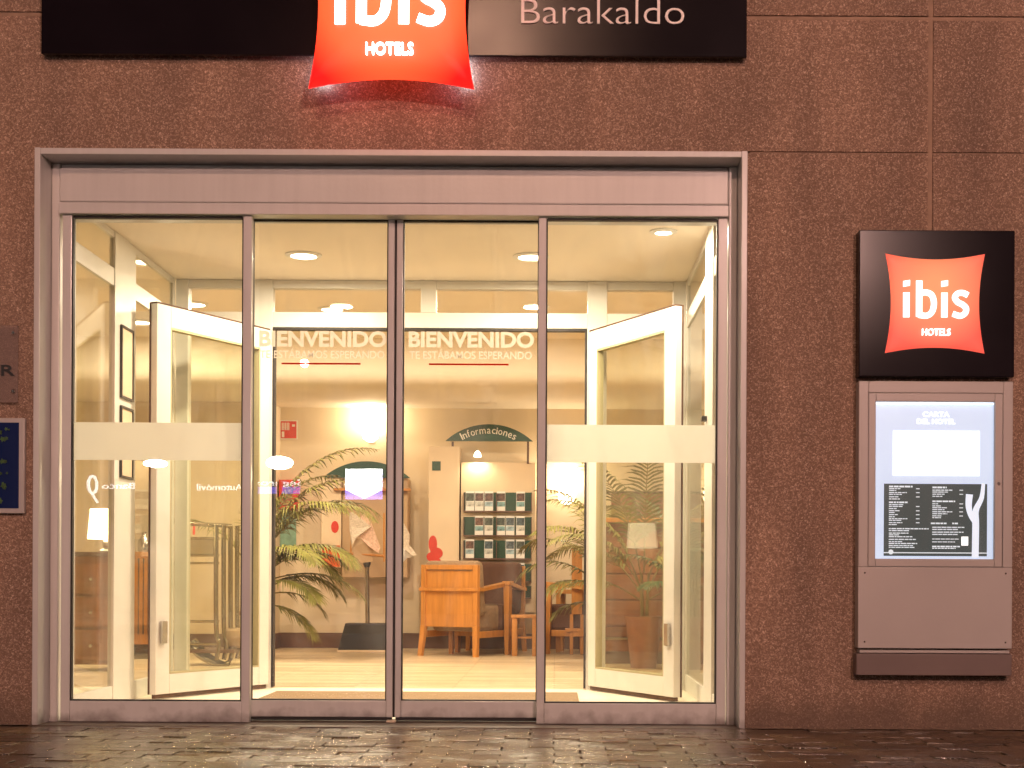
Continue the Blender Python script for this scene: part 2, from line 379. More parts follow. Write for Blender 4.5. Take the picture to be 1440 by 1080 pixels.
M['plaster'] = mat('cream_plaster', (.70, .58, .42), .85, var=.05, vscale=3, bump=.1, bscale=90)
M['ceil'] = mat('ceiling_paint', (.86, .78, .66), .9, var=.03, vscale=2, bump=.06, bscale=60)
M['base'] = mat('brown_skirting', (.13, .065, .045), .5, var=.15, vscale=8)
M['lobby_floor'] = floor_material()
M['tile'] = mat('pale_mat_floor', (.84, .77, .64), .45, var=.08, vscale=6, bump=.08)
M['doormat'] = mat('brown_doormat', (.30, .20, .11), .95, var=.25, vscale=120, bump=.6, bscale=500)
M['sign_black'] = mat('sign_black', (.007, .004, .007), .19, var=.15, vscale=2, spec=.10)
M['letter_grey'] = mat('letter_grey', (.85, .78, .76), .4, var=.05)
M['grey_metal'] = mat('grey_lacquer', (.47, .44, .425), .38, var=.05, vscale=3, bump=.08, bscale=80)
M['grey_dark'] = mat('dark_taupe_lacquer', (.17, .125, .115), .45, var=.1, vscale=3, bump=.08, bscale=80)
M['steel'] = mat('steel', (.6, .58, .55), .2, 1, var=.05)
M['chrome'] = mat('chrome', (.34, .30, .23), .2, 1, var=.06)
M['sill'] = mat('worn_threshold', (.085, .06, .045), .5, var=.5, vscale=14, bump=.5, bscale=80)
M['asphalt'] = mat('asphalt', (.05, .045, .042), .6, var=.3, vscale=30, bump=.5)
M['kerb'] = mat('kerb_stone', (.22, .19, .17), .6, var=.2, vscale=10, bump=.3)
M['paver'] = paver_material('wet_paver', (.022, .014, .007), (.14, .09, .045))
M['joint'] = mat('joint_sand', (.03, .022, .015), .8, var=.4, vscale=50, bump=.5)
M['wood'] = mat('orange_beech', (.50, .21, .045), .38, var=.16, vscale=5, stretch=(8, 8, .8), bump=.1, bscale=40)
M['wood_dark'] = mat('red_brown_wood', (.27, .105, .045), .4, var=.2, vscale=5, stretch=(1, 8, 8))
M['cushion'] = mat('taupe_cloth', (.30, .20, .12), .95, var=.18, vscale=60, bump=.5, bscale=600)
M['cushion_dark'] = mat('brown_cloth', (.10, .045, .028), .95, var=.18, vscale=60, bump=.5, bscale=600)
M['leaf'] = mat('palm_leaf', (.19, .18, .04), .5, var=.35, vscale=9)
M['leaf2'] = mat('dark_leaf', (.035, .075, .02), .45, var=.3, vscale=9)
M['stem'] = mat('palm_stem', (.20, .15, .05), .6, var=.2)
M['pot'] = mat('terracotta_pot', (.25, .10, .05), .7, var=.15)
M['soil'] = mat('soil', (.03, .02, .012), 1, var=.3, vscale=80)
M['green'] = mat('bottle_green', (.012, .06, .035), .4, var=.1)
M['board'] = mat('pale_board', (.74, .58, .40), .5, var=.05, vscale=4)
M['tan'] = mat('tan_board', (.48, .32, .18), .6, var=.08, vscale=4)
M['paper'] = mat('white_paper', (.78, .76, .72), .7, var=.04)
M['news'] = mat('newsprint', (.62, .52, .42), .9, var=.28, vscale=55, stretch=(1, 1, 3))
M['photo_dark'] = mat('brochure_photo', (.10, .05, .04), .5, var=.9, vscale=28)
M['photo_blue'] = mat('brochure_landscape', (.30, .42, .48), .5, var=.6, vscale=22)
M['red'] = mat('signal_red', (.62, .035, .015), .5, var=.06)
M['orange'] = mat('poster_orange', (.70, .12, .03), .6, var=.25, vscale=18)
M['black'] = mat('black_plastic', (.02, .018, .018), .35, var=.1)
M['teal'] = mat('mint_print', (.22, .40, .30), .6, var=.25, vscale=14)

# ------------------------------------------------------------------ street side setting
YW = -.17                                     # face of the facade
XL, XR, ZT = P(47, 600, -.18)[0], P(1049.5, 600, -.18)[0], P(560, 210, -.18)[1]    # outer edges of the door casing
g = struct('ground', MB().box(-60, 60, -60, YW+.1, -.4, -.165), M['asphalt'])
struct('road', MB().box(-60, 60, -13.5, -4.1, -.165, -.12), M['asphalt'])
struct('kerb', MB().bbox(-60, 60, -4.1, -3.95, -.2, 0, .012), M['kerb'])
pave = struct('pavement', MB().box(-14, 14, -3.95, -.205, -.18, -.008), M['joint'])
# pavers, 10 x 20 cm running bond, the near ones each an object
random.seed(11)
PWD, PDP = .2, .1
vars_ = []
for k in range(8):
    rz = [random.uniform(-.0012, .0012) for _ in range(4)]
    mb = MB().bbox(-.0982, .0982, -.0484, .0484, -.05, 0, .003)
    mb.xf(lambda x, y, z: (x, y, z + (rz[0]*x/.1 + rz[1]*y/.05 if z > -.01 else 0) + rz[2]*.6))
    vars_.append(mb.mesh('paver', M['paver'], smooth=True))
cells = []
for j in range(0, 37):
    y = -.205 - PDP*(j+.5)
    for i in range(-34, 30):
        x = i*PWD + (PWD/2 if j % 2 else 0)
        cells.append((j, x, y))
def vis(c):
    j, x, y = c; s = F/(y - CY)
    px, py = VX + x*s, VY + CZ*s
    return -60 < px < 1500 and y > -1.62
near = [c for c in cells if vis(c)]
near.sort(key=lambda c: -c[2]+abs(c[1]+.1)*.12)
near_mid = sorted(near, key=lambda c: abs(c[1]+.35)*.5 + abs(c[2]+1.0))[:300]
nset = set((c[1], c[2]) for c in near_mid)
for c in near_mid:
    o = bpy.data.objects.new('paver', random.choice(vars_)); COL.objects.link(o); o.parent = pave
    o.location = (c[1]+random.uniform(-.002, .002), c[2]+random.uniform(-.0015, .0015), random.uniform(-.002, .003)); o.rotation_euler = (0, 0, random.uniform(-.009, .009))
rest = MB()
for c in cells:
    if (c[1], c[2]) in nset: continue
    dz = random.uniform(-.002, .003); a = random.uniform(-.002, .002)
    rest.box(c[1]-.0982, c[1]+.0982, c[2]-.0484, c[2]+.0484, -.05, dz)
o = part('outer_pavers', rest, M['paver'], pave, smooth=False); o['kind'] = 'stuff'

# facade made of large pebble-dash panels with recessed joints
XJ = P(1308, 300, YW)[0]; ZJ1 = P(1180, 25, YW)[1]; ZJ2 = P(1180, 214.5, YW)[1]
fac = thing('facade_wall', 'brown pebble-dashed street wall of large panels around the glass entrance', 'wall', (0, YW, 0))
def panel(pts):
    mb = MB().prism_xz(pts, YW, YW+.12)
    return part('wall_panel', mb, M['wall'], fac, smooth=False)
J = .004; JW = .0115
XE = XR + .002
panel([(-9, 0), (XL-.002, 0), (XL-.002, ZT+.002), (XE, ZT+.002), (XE, ZJ2+J), (XJ-JW, ZJ2+J), (XJ-JW, ZJ1-.010), (-9, ZJ1-.010)])
panel([(XE, 0), (9, 0), (9, ZJ2-J), (XJ+JW, ZJ2-J), (XJ+JW, .8), (XJ-JW, .8), (XJ-JW, ZJ2-J), (XE, ZJ2-J)])
panel([(XJ+JW, ZJ2+J), (9, ZJ2+J), (9, ZJ1-.010), (XJ+JW, ZJ1-.010)])
panel([(-9, ZJ1+.010), (XJ-JW, ZJ1+.010), (XJ-JW, 7), (-9, 7)])
panel([(XJ+JW, ZJ1+.010), (9, ZJ1+.010), (9, 7), (XJ+JW, 7)])
mj = mat('joint_mortar', (.34, .23, .165), .9, var=.15)
part('joint_bed', MB().box(-9, XL-.01, YW+.009, YW+.2, 0, 7).box(XE+.01, 9, YW+.009, YW+.2, 0, 7).box(XL-.01, XE+.01, YW+.009, YW+.2, ZT+.01, 7), mj, fac, smooth=False)
# ------------------------------------------------------------------ entrance frame
ent = thing('entrance_frame', 'mauve-grey metal entrance frame with header box and two fixed glass side panels', 'door frame', (-.72, 0, 0))
fr = M['frame']
xl, xr = XL+.026, XR-.026                    # inner faces of the reveal
zt = P(560, 219, -.18)[1]
part('casing', MB().bbox(XL, xl, -.185, .16, 0, ZT, .003).bbox(xr, XR, -.185, .16, 0, ZT, .003).bbox(xl+.0004, xr-.0004, -.182, .16, zt, ZT-.001, .003), fr, ent)
# jambs
jx0, jx1 = P(88, 600, 0)[0], P(1021, 600, 0)[0]
part('jamb', MB().bbox(xl+.001, jx0-.002, -.045, .12, 0, zt-.001, .006), fr, ent)
part('jamb', MB().bbox(jx1+.002, xr-.001, -.045, .12, 0, zt-.001, .006), fr, ent)
zh0, zh1 = P(560, 291, 0)[1], P(560, 243, 0)[1]
part('header_cover', MB().bbox(jx0, jx1, -.06, .12, zh0, zh1, .008), fr, ent)
part('header_top_strip', MB().bbox(jx0, jx1, -.03, .12, zh1+.004, zt-.002, .004), fr, ent)
zr0 = P(560, 308, 0)[1]
part('head_rail', MB().bbox(jx0+.001, jx1-.001, -.072, .10, zr0, zh0-.003, .004), fr, ent)
part('header_seal', MB().box(jx0+.002, jx1-.002, -.056, .1, zh0-.003, zh0), M['seal'], ent)
# fixed panels
gz0, gz1 = P(225, 986, 0)[1]+.004, zr0-.006
def fixed(xa, ga, gb, xb):
    # xa..xb outer edges, ga..gb glass
    y0, y1 = -.05, -.012
    part('stile', MB().bbox(xa, ga, y0, y1, .004, zr0-.002, .003), fr, ent)
    part('stile', MB().bbox(gb, xb, y0-.001, y1, .004, zr0-.002, .003), fr, ent)
    part('bottom_rail', MB().bbox(ga+.0005, gb-.0005, y0, y1, .004, gz0, .003), fr, ent)
    part('gasket', MB().box(ga, ga+.006, y0+.006, y1-.006, gz0, gz1).box(gb-.006, gb, y0+.006, y1-.006, gz0, gz1).box(ga+.006, gb-.006, y0+.006, y1-.006, gz0, gz0+.006).box(ga+.006, gb-.006, y0+.006, y1-.006, gz1-.007, gz1+.003), M['seal'], ent)
    p = part('glass_pane', MB().box(ga+.003, gb-.003, -.036, -.028, gz0+.003, gz1-.003), M['glass'], ent, smooth=False)
    zb0, zb1 = P((VX), 650, -.03)[1], P(VX, 597, -.03)[1]
    part('frosted_band', MB().box(ga+.004, gb-.007, -.0275, -.0268, zb0, zb1), M['film'], p, smooth=False)
ax = lambda p_: P(p_, 640, -.03)[0]
fixed(ax(88.5), ax(101.5), ax(342), ax(354))
fixed(ax(756), ax(767), ax(1008), ax(1021))
part('threshold', MB().bbox(XL-.01, XR+.01, -.2, .16, -.12, .003, .003), M['sill'], ent)
part('floor_track', MB().box(jx0, jx1, .005, .011, .003, .006).box(jx0, jx1, .058, .065, .003, .008), M['sill'], ent)
part('gap_shade_strip', MB().box(jx0, jx1, .013, .057, .0031, .0055), M['seal'], ent)  # black strip painted in for the shade in the gap below the leaves
# sliding leaves
def sliding(label, xa, ga, gb, xb, tx0, tx1, ux0, ux1):
    t = thing('sliding_door', label, 'door', ((xa+xb)/2, .03, 0), group='sliding glass entrance doors')
    y0, y1 = .012, .052; z0 = .024
    sg0 = P(560, 985, .03)[1]
    part('stile', MB().bbox(xa, ga, y0, y1, z0, zr0+.04, .004), fr, t)
    part('stile', MB().bbox(gb, xb, y0, y1, z0, zr0+.04, .004), fr, t)
    part('bottom_rail', MB().bbox(ga+.0005, gb-.0005, y0+.001, y1-.001, z0, sg0, .004), fr, t)
    part('top_rail', MB().bbox(ga+.0005, gb-.0005, y0+.001, y1-.001, zr0+.0, zr0+.04, .004), fr, t)
    gt = zr0
    part('gasket', MB().box(ga, ga+.005, y0+.008, y1-.008, sg0, gt).box(gb-.005, gb, y0+.008, y1-.008, sg0, gt).box(ga+.005, gb-.005, y0+.008, y1-.008, sg0, sg0+.005).box(ga+.005, gb-.005, y0+.008, y1-.008, gt-.007, gt), M['seal'], t)
    part('bottom_strip', MB().box(xa+.004, xb-.004, y0+.006, y1-.006, .0105, z0), M['seal'], t, smooth=False)  # black colour stands in for the dark gap under the leaf
    p = part('glass_pane', MB().box(ga+.003, gb-.003, .027, .035, sg0+.002, gt-.002), M['glass'], t, smooth=False)
    q = lambda y: P(VX, y, .03)[1]
    part('lettering', text_mb('BIENVENIDO', ax(tx0), ax(tx1), q(488.5), q(467), .0262, .0008, bold=.035), M['letterfilm'], p, smooth=False)
    part('lettering', text_mb('TE ESTÁBAMOS ESPERANDO', ax(tx0+1), ax(tx1-3), q(505.5), q(494.5), .0262, .0008, bold=.012), M['letterfilm'], p, smooth=False)
    part('red_underline', MB().box(ax(ux0), ax(ux1), .0258, .0266, q(514.5), q(512)), M['redfilm'], p, smooth=False)
    return t
ax2 = lambda p_: P(p_, 640, .03)[0]
sliding('left sliding glass door leaf with welcome lettering cut by its left stile', ax2(345), ax2(354.5), ax2(545), ax2(554.2), 360, 541, 392, 504)
sliding('right sliding glass door leaf in front of the information board', ax2(557.2), ax2(566), ax2(756.5), ax2(768), 572, 750, 601, 714)
part('meeting_seal', MB().box(ax2(554.3), ax2(557.1), .02, .046, .024, zr0+.03), M['seal'], ent)
# bottom guide blob at the meeting of the leaves
part('floor_bolt', MB().bbox(ax2(547), ax2(560), -.03, .008, .004, .014, .003), mat('pale_bolt', (.7, .6, .45), .4), ent)

# ------------------------------------------------------------------ signs
def logo(px0, px1, pz0, cx, w_, z0, yb, bulge, root, cushion_mat, text_mat, halo=None):
    """lit cushion sign, width w_, bottom corner height z0, centre cx, back plane yb (front towards -Y)"""
    inset = .062
    def edge(n=14):
        pts = []
        C = [(0, 0), (1, 0), (1, 1), (0, 1)]
        for k in range(4):
            a, b = C[k], C[(k+1) % 4]
            nx, ny = -(b[1]-a[1]), (b[0]-a[0])
            for i in range(n):
                t = i/n; u = a[0]+(b[0]-a[0])*t; v = a[1]+(b[1]-a[1])*t
                s_ = inset*math.sin(math.pi*t)**.8 if 0 < t < 1 else 0
                u += nx*s_; v += ny*s_
                # soften the corner
                cc = max(0, 1-min(t, 1-t)/.03) if k >= 0 else 0
                u += (.5-u)*.012*cc; v += (.5-v)*.012*cc
                pts.append((u, v))
        return pts
    E = edge(); n = len(E); mb = MB(); rings = [(1, 0), (1, .12), (.965, .45), (.90, .68), (.78, .86), (.55, .96), (.28, 1.0)]
    for s_, h in rings:
        for u, v in E:
            mb.v.append((cx+(u-.5)*s_*w_, yb-h*bulge, z0+w_*(.5+(v-.5)*s_)))
    mb.v.append((cx, yb-bulge, z0+w_*.5)); c = len(mb.v)-1
    for j in range(len(rings)-1):
        for i in range(n):
            a, b = j*n+i, j*n+(i+1) % n; mb.f.append((a, b, b+n, a+n))
    for i in range(n): mb.f.append(((len(rings)-1)*n+i, (len(rings)-1)*n+(i+1) % n, c))
    mb.f.append(tuple(range(n-1, -1, -1)))
    cu = part('cushion', mb, cushion_mat, root)
    fx = lambda u, v: (cx+(u-.5)*w_, z0+v*w_)
    yt0, yt1 = yb-bulge-.004, yb-bulge*.75
    t = MB()
    S = .062
    def st(pts, wd): ribbon_mb(t, pts, wd, yt0, yt1, fx)
    # coordinates in fractions of the cushion (from the photo)
    st([(.206, .355), (.206, .60)], S); t.prism_xz([fx(.174, .657), fx(.240, .668), fx(.240, .724), fx(.174, .713)], yt0, yt1)
    st([(.332, .36), (.332, .718)], S)
    bowl = catmull([(.325, .584), (.395, .602), (.455, .575), (.478, .50), (.462, .415), (.41, .372), (.325, .379)], 6)
    st(bowl, S*.93)
    st([(.582, .355), (.582, .60)], S); t.prism_xz([fx(.550, .657), fx(.616, .668), fx(.616, .724), fx(.550, .713)], yt0, yt1)
    sp = catmull([(.815, .575), (.765, .598), (.712, .592), (.685, .552), (.712, .508), (.762, .482), (.797, .445), (.785, .395), (.735, .371), (.665, .392)], 6)
    st(sp, S*.92)
    part('lettering', t, text_mat, cu, smooth=False)
    h0, h1 = fx(.36, .175), fx(.64, .245)
    part('lettering', text_mb('HOTELS', h0[0], h1[0], h0[1], h1[1], yb-bulge*.98, .03, bold=.004), text_mat, cu, smooth=False)
    return cu

def cushion_material(name, cx, cz, w_, inner, mid, outer, k, org):
    m = bpy.data.materials.new(name); m.use_nodes = True
    n = m.node_tree.nodes; l = m.node_tree.links; b = n['Principled BSDF']
    tc = n.new('ShaderNodeTexCoord'); mp = n.new('ShaderNodeMapping'); l.new(tc.outputs['Object'], mp.inputs[0])
    mp.inputs['Location'].default_value = (-(cx-org[0])/w_*2, 0, -(cz-org[2]+.04*w_)/w_*2); mp.inputs['Scale'].default_value = (2/w_, 0, 2/w_)
    mp.inputs['Scale'].default_value = (1.6/w_, 0, 1.6/w_); mp.inputs['Location'].default_value = tuple(v*.8 for v in mp.inputs['Location'].default_value)
    ln = n.new('ShaderNodeVectorMath'); ln.operation = 'LENGTH'; l.new(mp.outputs[0], ln.inputs[0])
    cr = n.new('ShaderNodeValToRGB'); e = cr.color_ramp.elements
    e[0].position = .15; e[0].color = (*inner, 1); e[1].position = 1.0; e[1].color = (*outer, 1); q = e.new(.66); q.color = (*mid, 1)
    l.new(ln.outputs['Value'], cr.inputs[0]); l.new(cr.outputs[0], b.inputs['Emission Color']); b.inputs['Emission Strength'].default_value = k
    b.inputs['Base Color'].default_value = (*[c*.4 for c in outer], 1); b.inputs['Roughness'].default_value = .55
    return m

# long fascia above the door
yf = -.225
fx0, fx1 = P(58, 60, yf)[0], P(1050, 80, yf)[0]; fz = P(560, 80, -.203)[1]
fas = thing('fascia_sign', 'long black hotel fascia board above the entrance with a glowing red cushion logo', 'sign', ((fx0+fx1)/2, yf, fz))
part('board', MB().bbox(fx0, fx1, yf, yf+.022, fz, fz+.78, .002), M['sign_black'], fas)
part('wall_batten', MB().box(fx0+.05, fx1-.05, yf+.0225, YW, fz+.06, fz+.12).box(fx0+.05, fx1-.05, yf+.0225, YW, fz+.6, fz+.66), M['grey_dark'], fas)
part('lettering', text_mb('Barakaldo', P(733, 20, yf)[0], P(962, 20, yf)[0], P(850, 34.5, yf)[1], P(850, -3, yf)[1], yf-.004, .008, bold=-.012), M['letter_grey'], fas, smooth=False)
yb_ = -.30
wL = (P(668, 125, -.36)[0]-P(432, 125, -.36)[0]); cL = (P(668, 125, -.36)[0]+P(432, 125, -.36)[0])/2; zL = P(550, 125, -.36)[1]
mc = cushion_material('red_cushion_lit', cL, zL+wL/2, wL, (1.0, .12, .035), (1.0, .078, .022), (1.0, .006, .005), 2.2, ORG[fas])
wt = emit('white_letter_lit', (1, .98, .96), 6)
logo(0, 0, 0, cL, wL, zL, -.345, .075, fas, mc, wt)
halo = emit('cold_halo_tube', (.62, .78, 1.0), 60)
for sx in (-1, 1):
    part('halo_tube', MB().tube([(cL+sx*(wL/2-.040), -.195, zL+.075), (cL+sx*(wL/2-.048), -.195, zL+.12), (cL+sx*(wL/2-.058), -.195, zL+.185)], .004, 6), halo, fas)
part('backing_box', MB().box(cL-wL/2+.09, cL+wL/2-.09, -.343, yf-.001, fz+.02, zL+wL-.09), M['grey_dark'], fas, smooth=False)

# menu case with smaller logo on the right
ys = -.238
kx0, kx1 = P(1207.5, 600, ys)[0], P(1425, 600, ys)[0]
kz = lambda y: P(1316, y, ys)[1]
men = thing('menu_case', 'grey wall cabinet with a lit menu poster under a small glowing hotel logo', 'display case', ((kx0+kx1)/2, YW, kz(950)))
part('logo_board', MB().bbox(kx0-.002, kx1+.002, ys-.004, YW-.001, kz(530), kz(324), .004), M['sign_black'], men)
wS = P(1387, 430, ys-.02)[0]-P(1245, 430, ys-.02)[0]; cS = (P(1387, 430, ys-.02)[0]+P(1245, 430, ys-.02)[0])/2; zS = P(1316, 497, ys-.02)[1]
mc2 = cushion_material('salmon_cushion_lit', cS, zS+wS/2+.05, wS, (1.0, .36, .15), (1.0, .235, .12), (1.0, .12, .08), .92, ORG[men])
logo(0, 0, 0, cS, wS, zS, ys-.003, .02, men, mc2, emit('white_logo_lit', (1, .97, .93), 1.6))
part('cabinet', MB().bbox(kx0+.001, kx1-.001, ys, YW-.001, kz(912), kz(797.5)-.0, .003)
     .bbox(kx0+.001, P(1221, 660, ys)[0], ys, YW-.001, kz(797.5)+.0002, kz(536), .003)
     .bbox(P(1410.5, 660, ys)[0], kx1-.001, ys, YW-.001, kz(797.5)+.0002, kz(536), .003)
     .bbox(P(1221, 660, ys)[0]+.0002, P(1410.5, 660, ys)[0]-.0002, ys, YW-.001, kz(552.5), kz(536), .003)
     .box(kx0+.02, kx1-.02, YW-.03, YW-.004, kz(900), kz(545)), M['grey_metal'], men)
yd = ys-.006
dx0, dx1, dz0, dz1 = P(1221.5, 660, yd)[0], P(1410, 660, yd)[0], kz(797), kz(553)
ix0, ix1, iz0, iz1 = P(1231.5, 660, yd)[0], P(1399, 660, yd)[0], kz(786), kz(565)
part('door_frame', MB().bbox(dx0, ix0, yd, YW-.05, dz0, dz1, .003).bbox(ix1, dx1, yd, YW-.05, dz0, dz1, .003)
     .bbox(ix0+.0003, ix1-.0003, yd+.001, YW-.05, dz0, iz0, .003).bbox(ix0+.0003, ix1-.0003, yd+.001, YW-.05, iz1, dz1, .003), M['grey_metal'], men)
yp = ys+.03
lightbox = part('light_panel', MB().box(ix0-.005, ix1+.005, yp, yp+.02, iz0-.005, iz1+.005), emit('poster_light', (.66, .78, 1.0), .92), men, smooth=False)
part('top_tube', MB().box(ix0, ix1, yp-.012, yp-.002, iz1-.008, iz1-.002), emit('tube_white', (.9, .95, 1), 2.2), lightbox, smooth=False)
pz = lambda y: P(1316, y, yp)[1]
pxx = lambda x: P(x, 680, yp)[0]
wp = emit('poster_white', (1, 1, 1), 1.45)
part('blank_notice', MB().box(pxx(1255.5), pxx(1377), yp-.003, yp-.0005, pz(669), pz(606)), wp, lightbox, smooth=False)
part('lettering', text_mb('CARTA', pxx(1297), pxx(1335), pz(586), pz(579), yp-.001, .001, bold=.03), wp, lightbox, smooth=False)
part('lettering', text_mb('DEL HOTEL', pxx(1289), pxx(1343), pz(596), pz(589), yp-.001, .001, bold=.03), wp, lightbox, smooth=False)
menu = part('menu_sheet', MB().box(pxx(1243), pxx(1388), yp-.003, yp-.0005, pz(782), pz(680.5)), emit('menu_slate', (.045, .065, .065), .9), lightbox, smooth=False)
tm = emit('menu_print_white', (.80, .88, .95), .85)
random.seed(5)
lines = MB()
def tl(x0, x1, y, h=1.3, price=None):
    x = x0
    while x < x1-1:
        L_ = min(random.uniform(2.5, 8), x1-x)
        lines.box(pxx(x), pxx(x+L_), yp-.0042, yp-.0032, pz(y+h/2), pz(y-h/2)); x += L_+.9
    if price: lines.box(pxx(price), pxx(price+5), yp-.0042, yp-.0032, pz(y+.6), pz(y-.6))
for y, L_, pr, h in [(684.5,33,0,2.4),(687.5,16,1,1.3),(690,10,0,1.3),(693,25,1,1.3),(695.5,18,0,1.3),(699,13,1,1.3),(702,16,0,1.3),(706.7,27,0,2.2),(710,20,0,1.3),(712.5,19,1,1.3),(715.5,12,0,1.3),(718.5,16,1,1.3),(721,9,0,1.3),(724,13,1,1.3),(727,8,0,1.3),(729.7,26,1,1.3),(732,18,0,1.3),(735.3,19,1,1.3),(738,11,0,1.3),(743.7,56,0,1.6),(746.5,29,0,1.4),(750,28,0,1.4),(752.5,15,0,1.3),(755,33,0,1.4),(758.8,38,0,1.4),(762,20,0,1.3),(764.5,40,0,1.5),(767.5,34,0,1.3),(770,36,0,1.3)]:
    tl(1250, 1250+L_, y, h, 1288 if pr else None)
for y, L_, pr, h in [(685.5,20,0,2.4),(689.3,28,1,1.4),(692,22,0,1.3),(695,17,1,1.3),(698,14,0,1.3),(705,32,0,2.2),(708.5,8,1,1.3),(711.5,13,0,1.3),(714,22,1,1.3),(716.7,17,0,1.3),(719.7,28,1,1.4),(722.5,21,0,1.3),(725.5,14,1,1.3),(728,12,0,1.3),(741.5,45,0,1.4),(744.5,36,0,1.4),(748.3,44,0,1.4),(751.5,36,0,1.4),(758,37,0,1.2),(762,32,0,1.2),(768.5,40,0,2),(771,33,0,1.4)]:
    tl(1311, 1311+L_, y, h, 1349 if pr else None)
tl(1309, 1331, 736, 2.2); tl(1339, 1347, 736, 2.2)
lines.box(pxx(1243), pxx(1388), yp-.0042, yp-.0032, pz(778.2), pz(776.8))
lines.lathe((pxx(1253), yp-.0032, pz(776.5)), [(.011, 0), (.011, -.0012)], 12, 'Y')
part('print_lines', lines, tm, menu, smooth=False)['kind'] = 'stuff'
part('price_badge', MB().box(pxx(1352), pxx(1361.5), yp-.0045, yp-.0032, pz(767), pz(754.5)), wp, menu, smooth=False)
fork = MB(); fz_ = lambda u, v: (pxx(u), pz(v))
ribbon_mb(fork, catmull([(1382.5, 679.5), (1380, 700), (1372, 718), (1372, 740), (1371.5, 784)], 8), lambda t: lerp(4.5, 9.5, min(1, t*1.6)), yp-.0048, yp-.0033, fz_)
ribbon_mb(fork, catmull([(1363, 695), (1362, 711), (1365, 724), (1371, 735)], 6), lambda t: lerp(10, 6, t), yp-.0046, yp-.0034, fz_)
part('fork_graphic', fork, emit('fork_white', (.80, .87, 1), 1.0), menu, smooth=False)
part('glass_pane', MB().box(ix0+.001, ix1-.001, ys+.006, ys+.01, iz0+.001, iz1-.001), M['glass'], men, smooth=False)
part('ledge_strip', MB().bbox(P(1209, 916, ys)[0], P(1420, 916, ys)[0], ys+.005, YW-.001, kz(918.5), kz(914.5), .001), M['grey_metal'], men)
part('base_box', MB().bbox(kx0-.005, kx1-.002, ys-.002, YW-.001, kz(950), kz(919.5), .003), M['grey_dark'], men)

for sx_ in (kx0+.03, kx1-.03):
    for zz_ in (kz(903), kz(806)):
        part('screw', MB().lathe((sx_, ys-.0002, zz_), [(.0045, 0), (.004, -.002)], 10, 'Y'), M['steel'], men)
part('lock', MB().lathe(((ix1+dx1)/2, yd-.0002, kz(680)), [(.008, 0), (.007, -.004), (.003, -.004)], 12, 'Y'), M['steel'], men)
# plaques at the left edge of the picture
yq = -.19
qx1, qz0, qz1 = P(25.5, 512, yq)[0], P(12, 566, yq)[1], P(12, 458, yq)[1]
pl = thing('company_plaque', 'smoked see-through plaque with black lettering on steel studs left of the door', 'plaque', (qx1-.28, yq, qz0))
part('plate', MB().box(qx1-.56, qx1, yq-.003, yq+.003, qz0, qz1), filmmat('smoked_acrylic', (.36, .27, .24), .45, .1), pl, smooth=False)
part('lettering', text_mb('ACCOR', qx1-.40, P(22, 520, yq)[0], P(10, 528.5, yq)[1], P(10, 512.5, yq)[1], yq-.004, .003, bold=.015), M['black'], pl, smooth=False)
for sx in (P(20, 470, yq)[0], qx1-.54):
    for pyy in (468.5, 550):
        part('stud', MB().lathe((sx, YW-.001, P(20, pyy, yq)[1]), [(.004, 0), (.004, -.022), (.0085, -.022), (.0085, -.030), (.006, -.033)], 12, 'Y'), M['steel'], pl)
bx1, bz0, bz1 = P(35, 655, yq)[0], P(12, 722, yq)[1], P(12, 588, yq)[1]
bp_ = thing('rating_plaque', 'dark blue plaque in a silver frame with green foliage print below the see-through plaque', 'plaque', (bx1-.2, yq, bz0))
part('frame', MB().bbox(bx1-.40, bx1, yq-.006, YW-.001, bz0, bz1, .004), M['grey_metal'], bp_)
pn = part('blue_panel', MB().box(bx1-.376, bx1-.024, yq-.008, yq-.0055, bz0+.022, bz1-.02), mat('deep_blue_enamel', (.006, .014, .085), .25, spec=.2), bp_, smooth=False)
random.seed(3); lf = MB()
for k in range(60):
    cx = bx1-.024-random.uniform(.035, .33); cz = lerp(bz0+.04, bz1-.04, random.random()); n_ = 5; r_ = random.uniform(.006, .017)
    if cx > bx1-.085: r_ *= .6
    pts = [(cx+r_*(1 if i % 2 else .72)*random.uniform(.7, 1)*math.cos(2*math.pi*i/(2*n_)+k), cz+r_*(1 if i % 2 else .5)*math.sin(2*math.pi*i/(2*n_)+k)) for i in range(2*n_)]
    lf.prism_xz(pts, yq-.0082-.00012*k, yq-.0078)
part('foliage_print', lf, mat('foliage_print', (.045, .10, .025), .6, var=.5, vscale=60), pn, smooth=False)['kind'] = 'stuff'

# ------------------------------------------------------------------ vestibule and lobby shells
ZV = 2.405; ZLO = 2.62; YP = 2.0; XSL, XSR = -2.235, .765; YB = 6.9; ZB = 2.235
struct('vestibule_floor', MB().box(-5.2, 3.2, -.02+.18, YP, -.1, .004), M['tile'])
struct('lobby_floor', MB().box(-5.2, 3.2, YP, YB+.2, -.1, .004), M['lobby_floor'])
struct('vestibule_ceiling', MB().box(XSL-.05, XSR+.05, .162, YP+.03, ZV, ZV+.3), M['ceil'])
struct('lobby_ceiling', MB().box(-5.2, 3.2, .162, YB+.2, ZLO+.1, ZLO+.2).box(-5.2, XSL-.05, .162, YP+.03, ZLO, ZLO+.099).box(XSR+.05, 3.2, .162, YP+.03, ZLO, ZLO+.099).box(-5.2, 3.2, YP+.03, YB+.2, ZLO, ZLO+.099), M['ceil'])
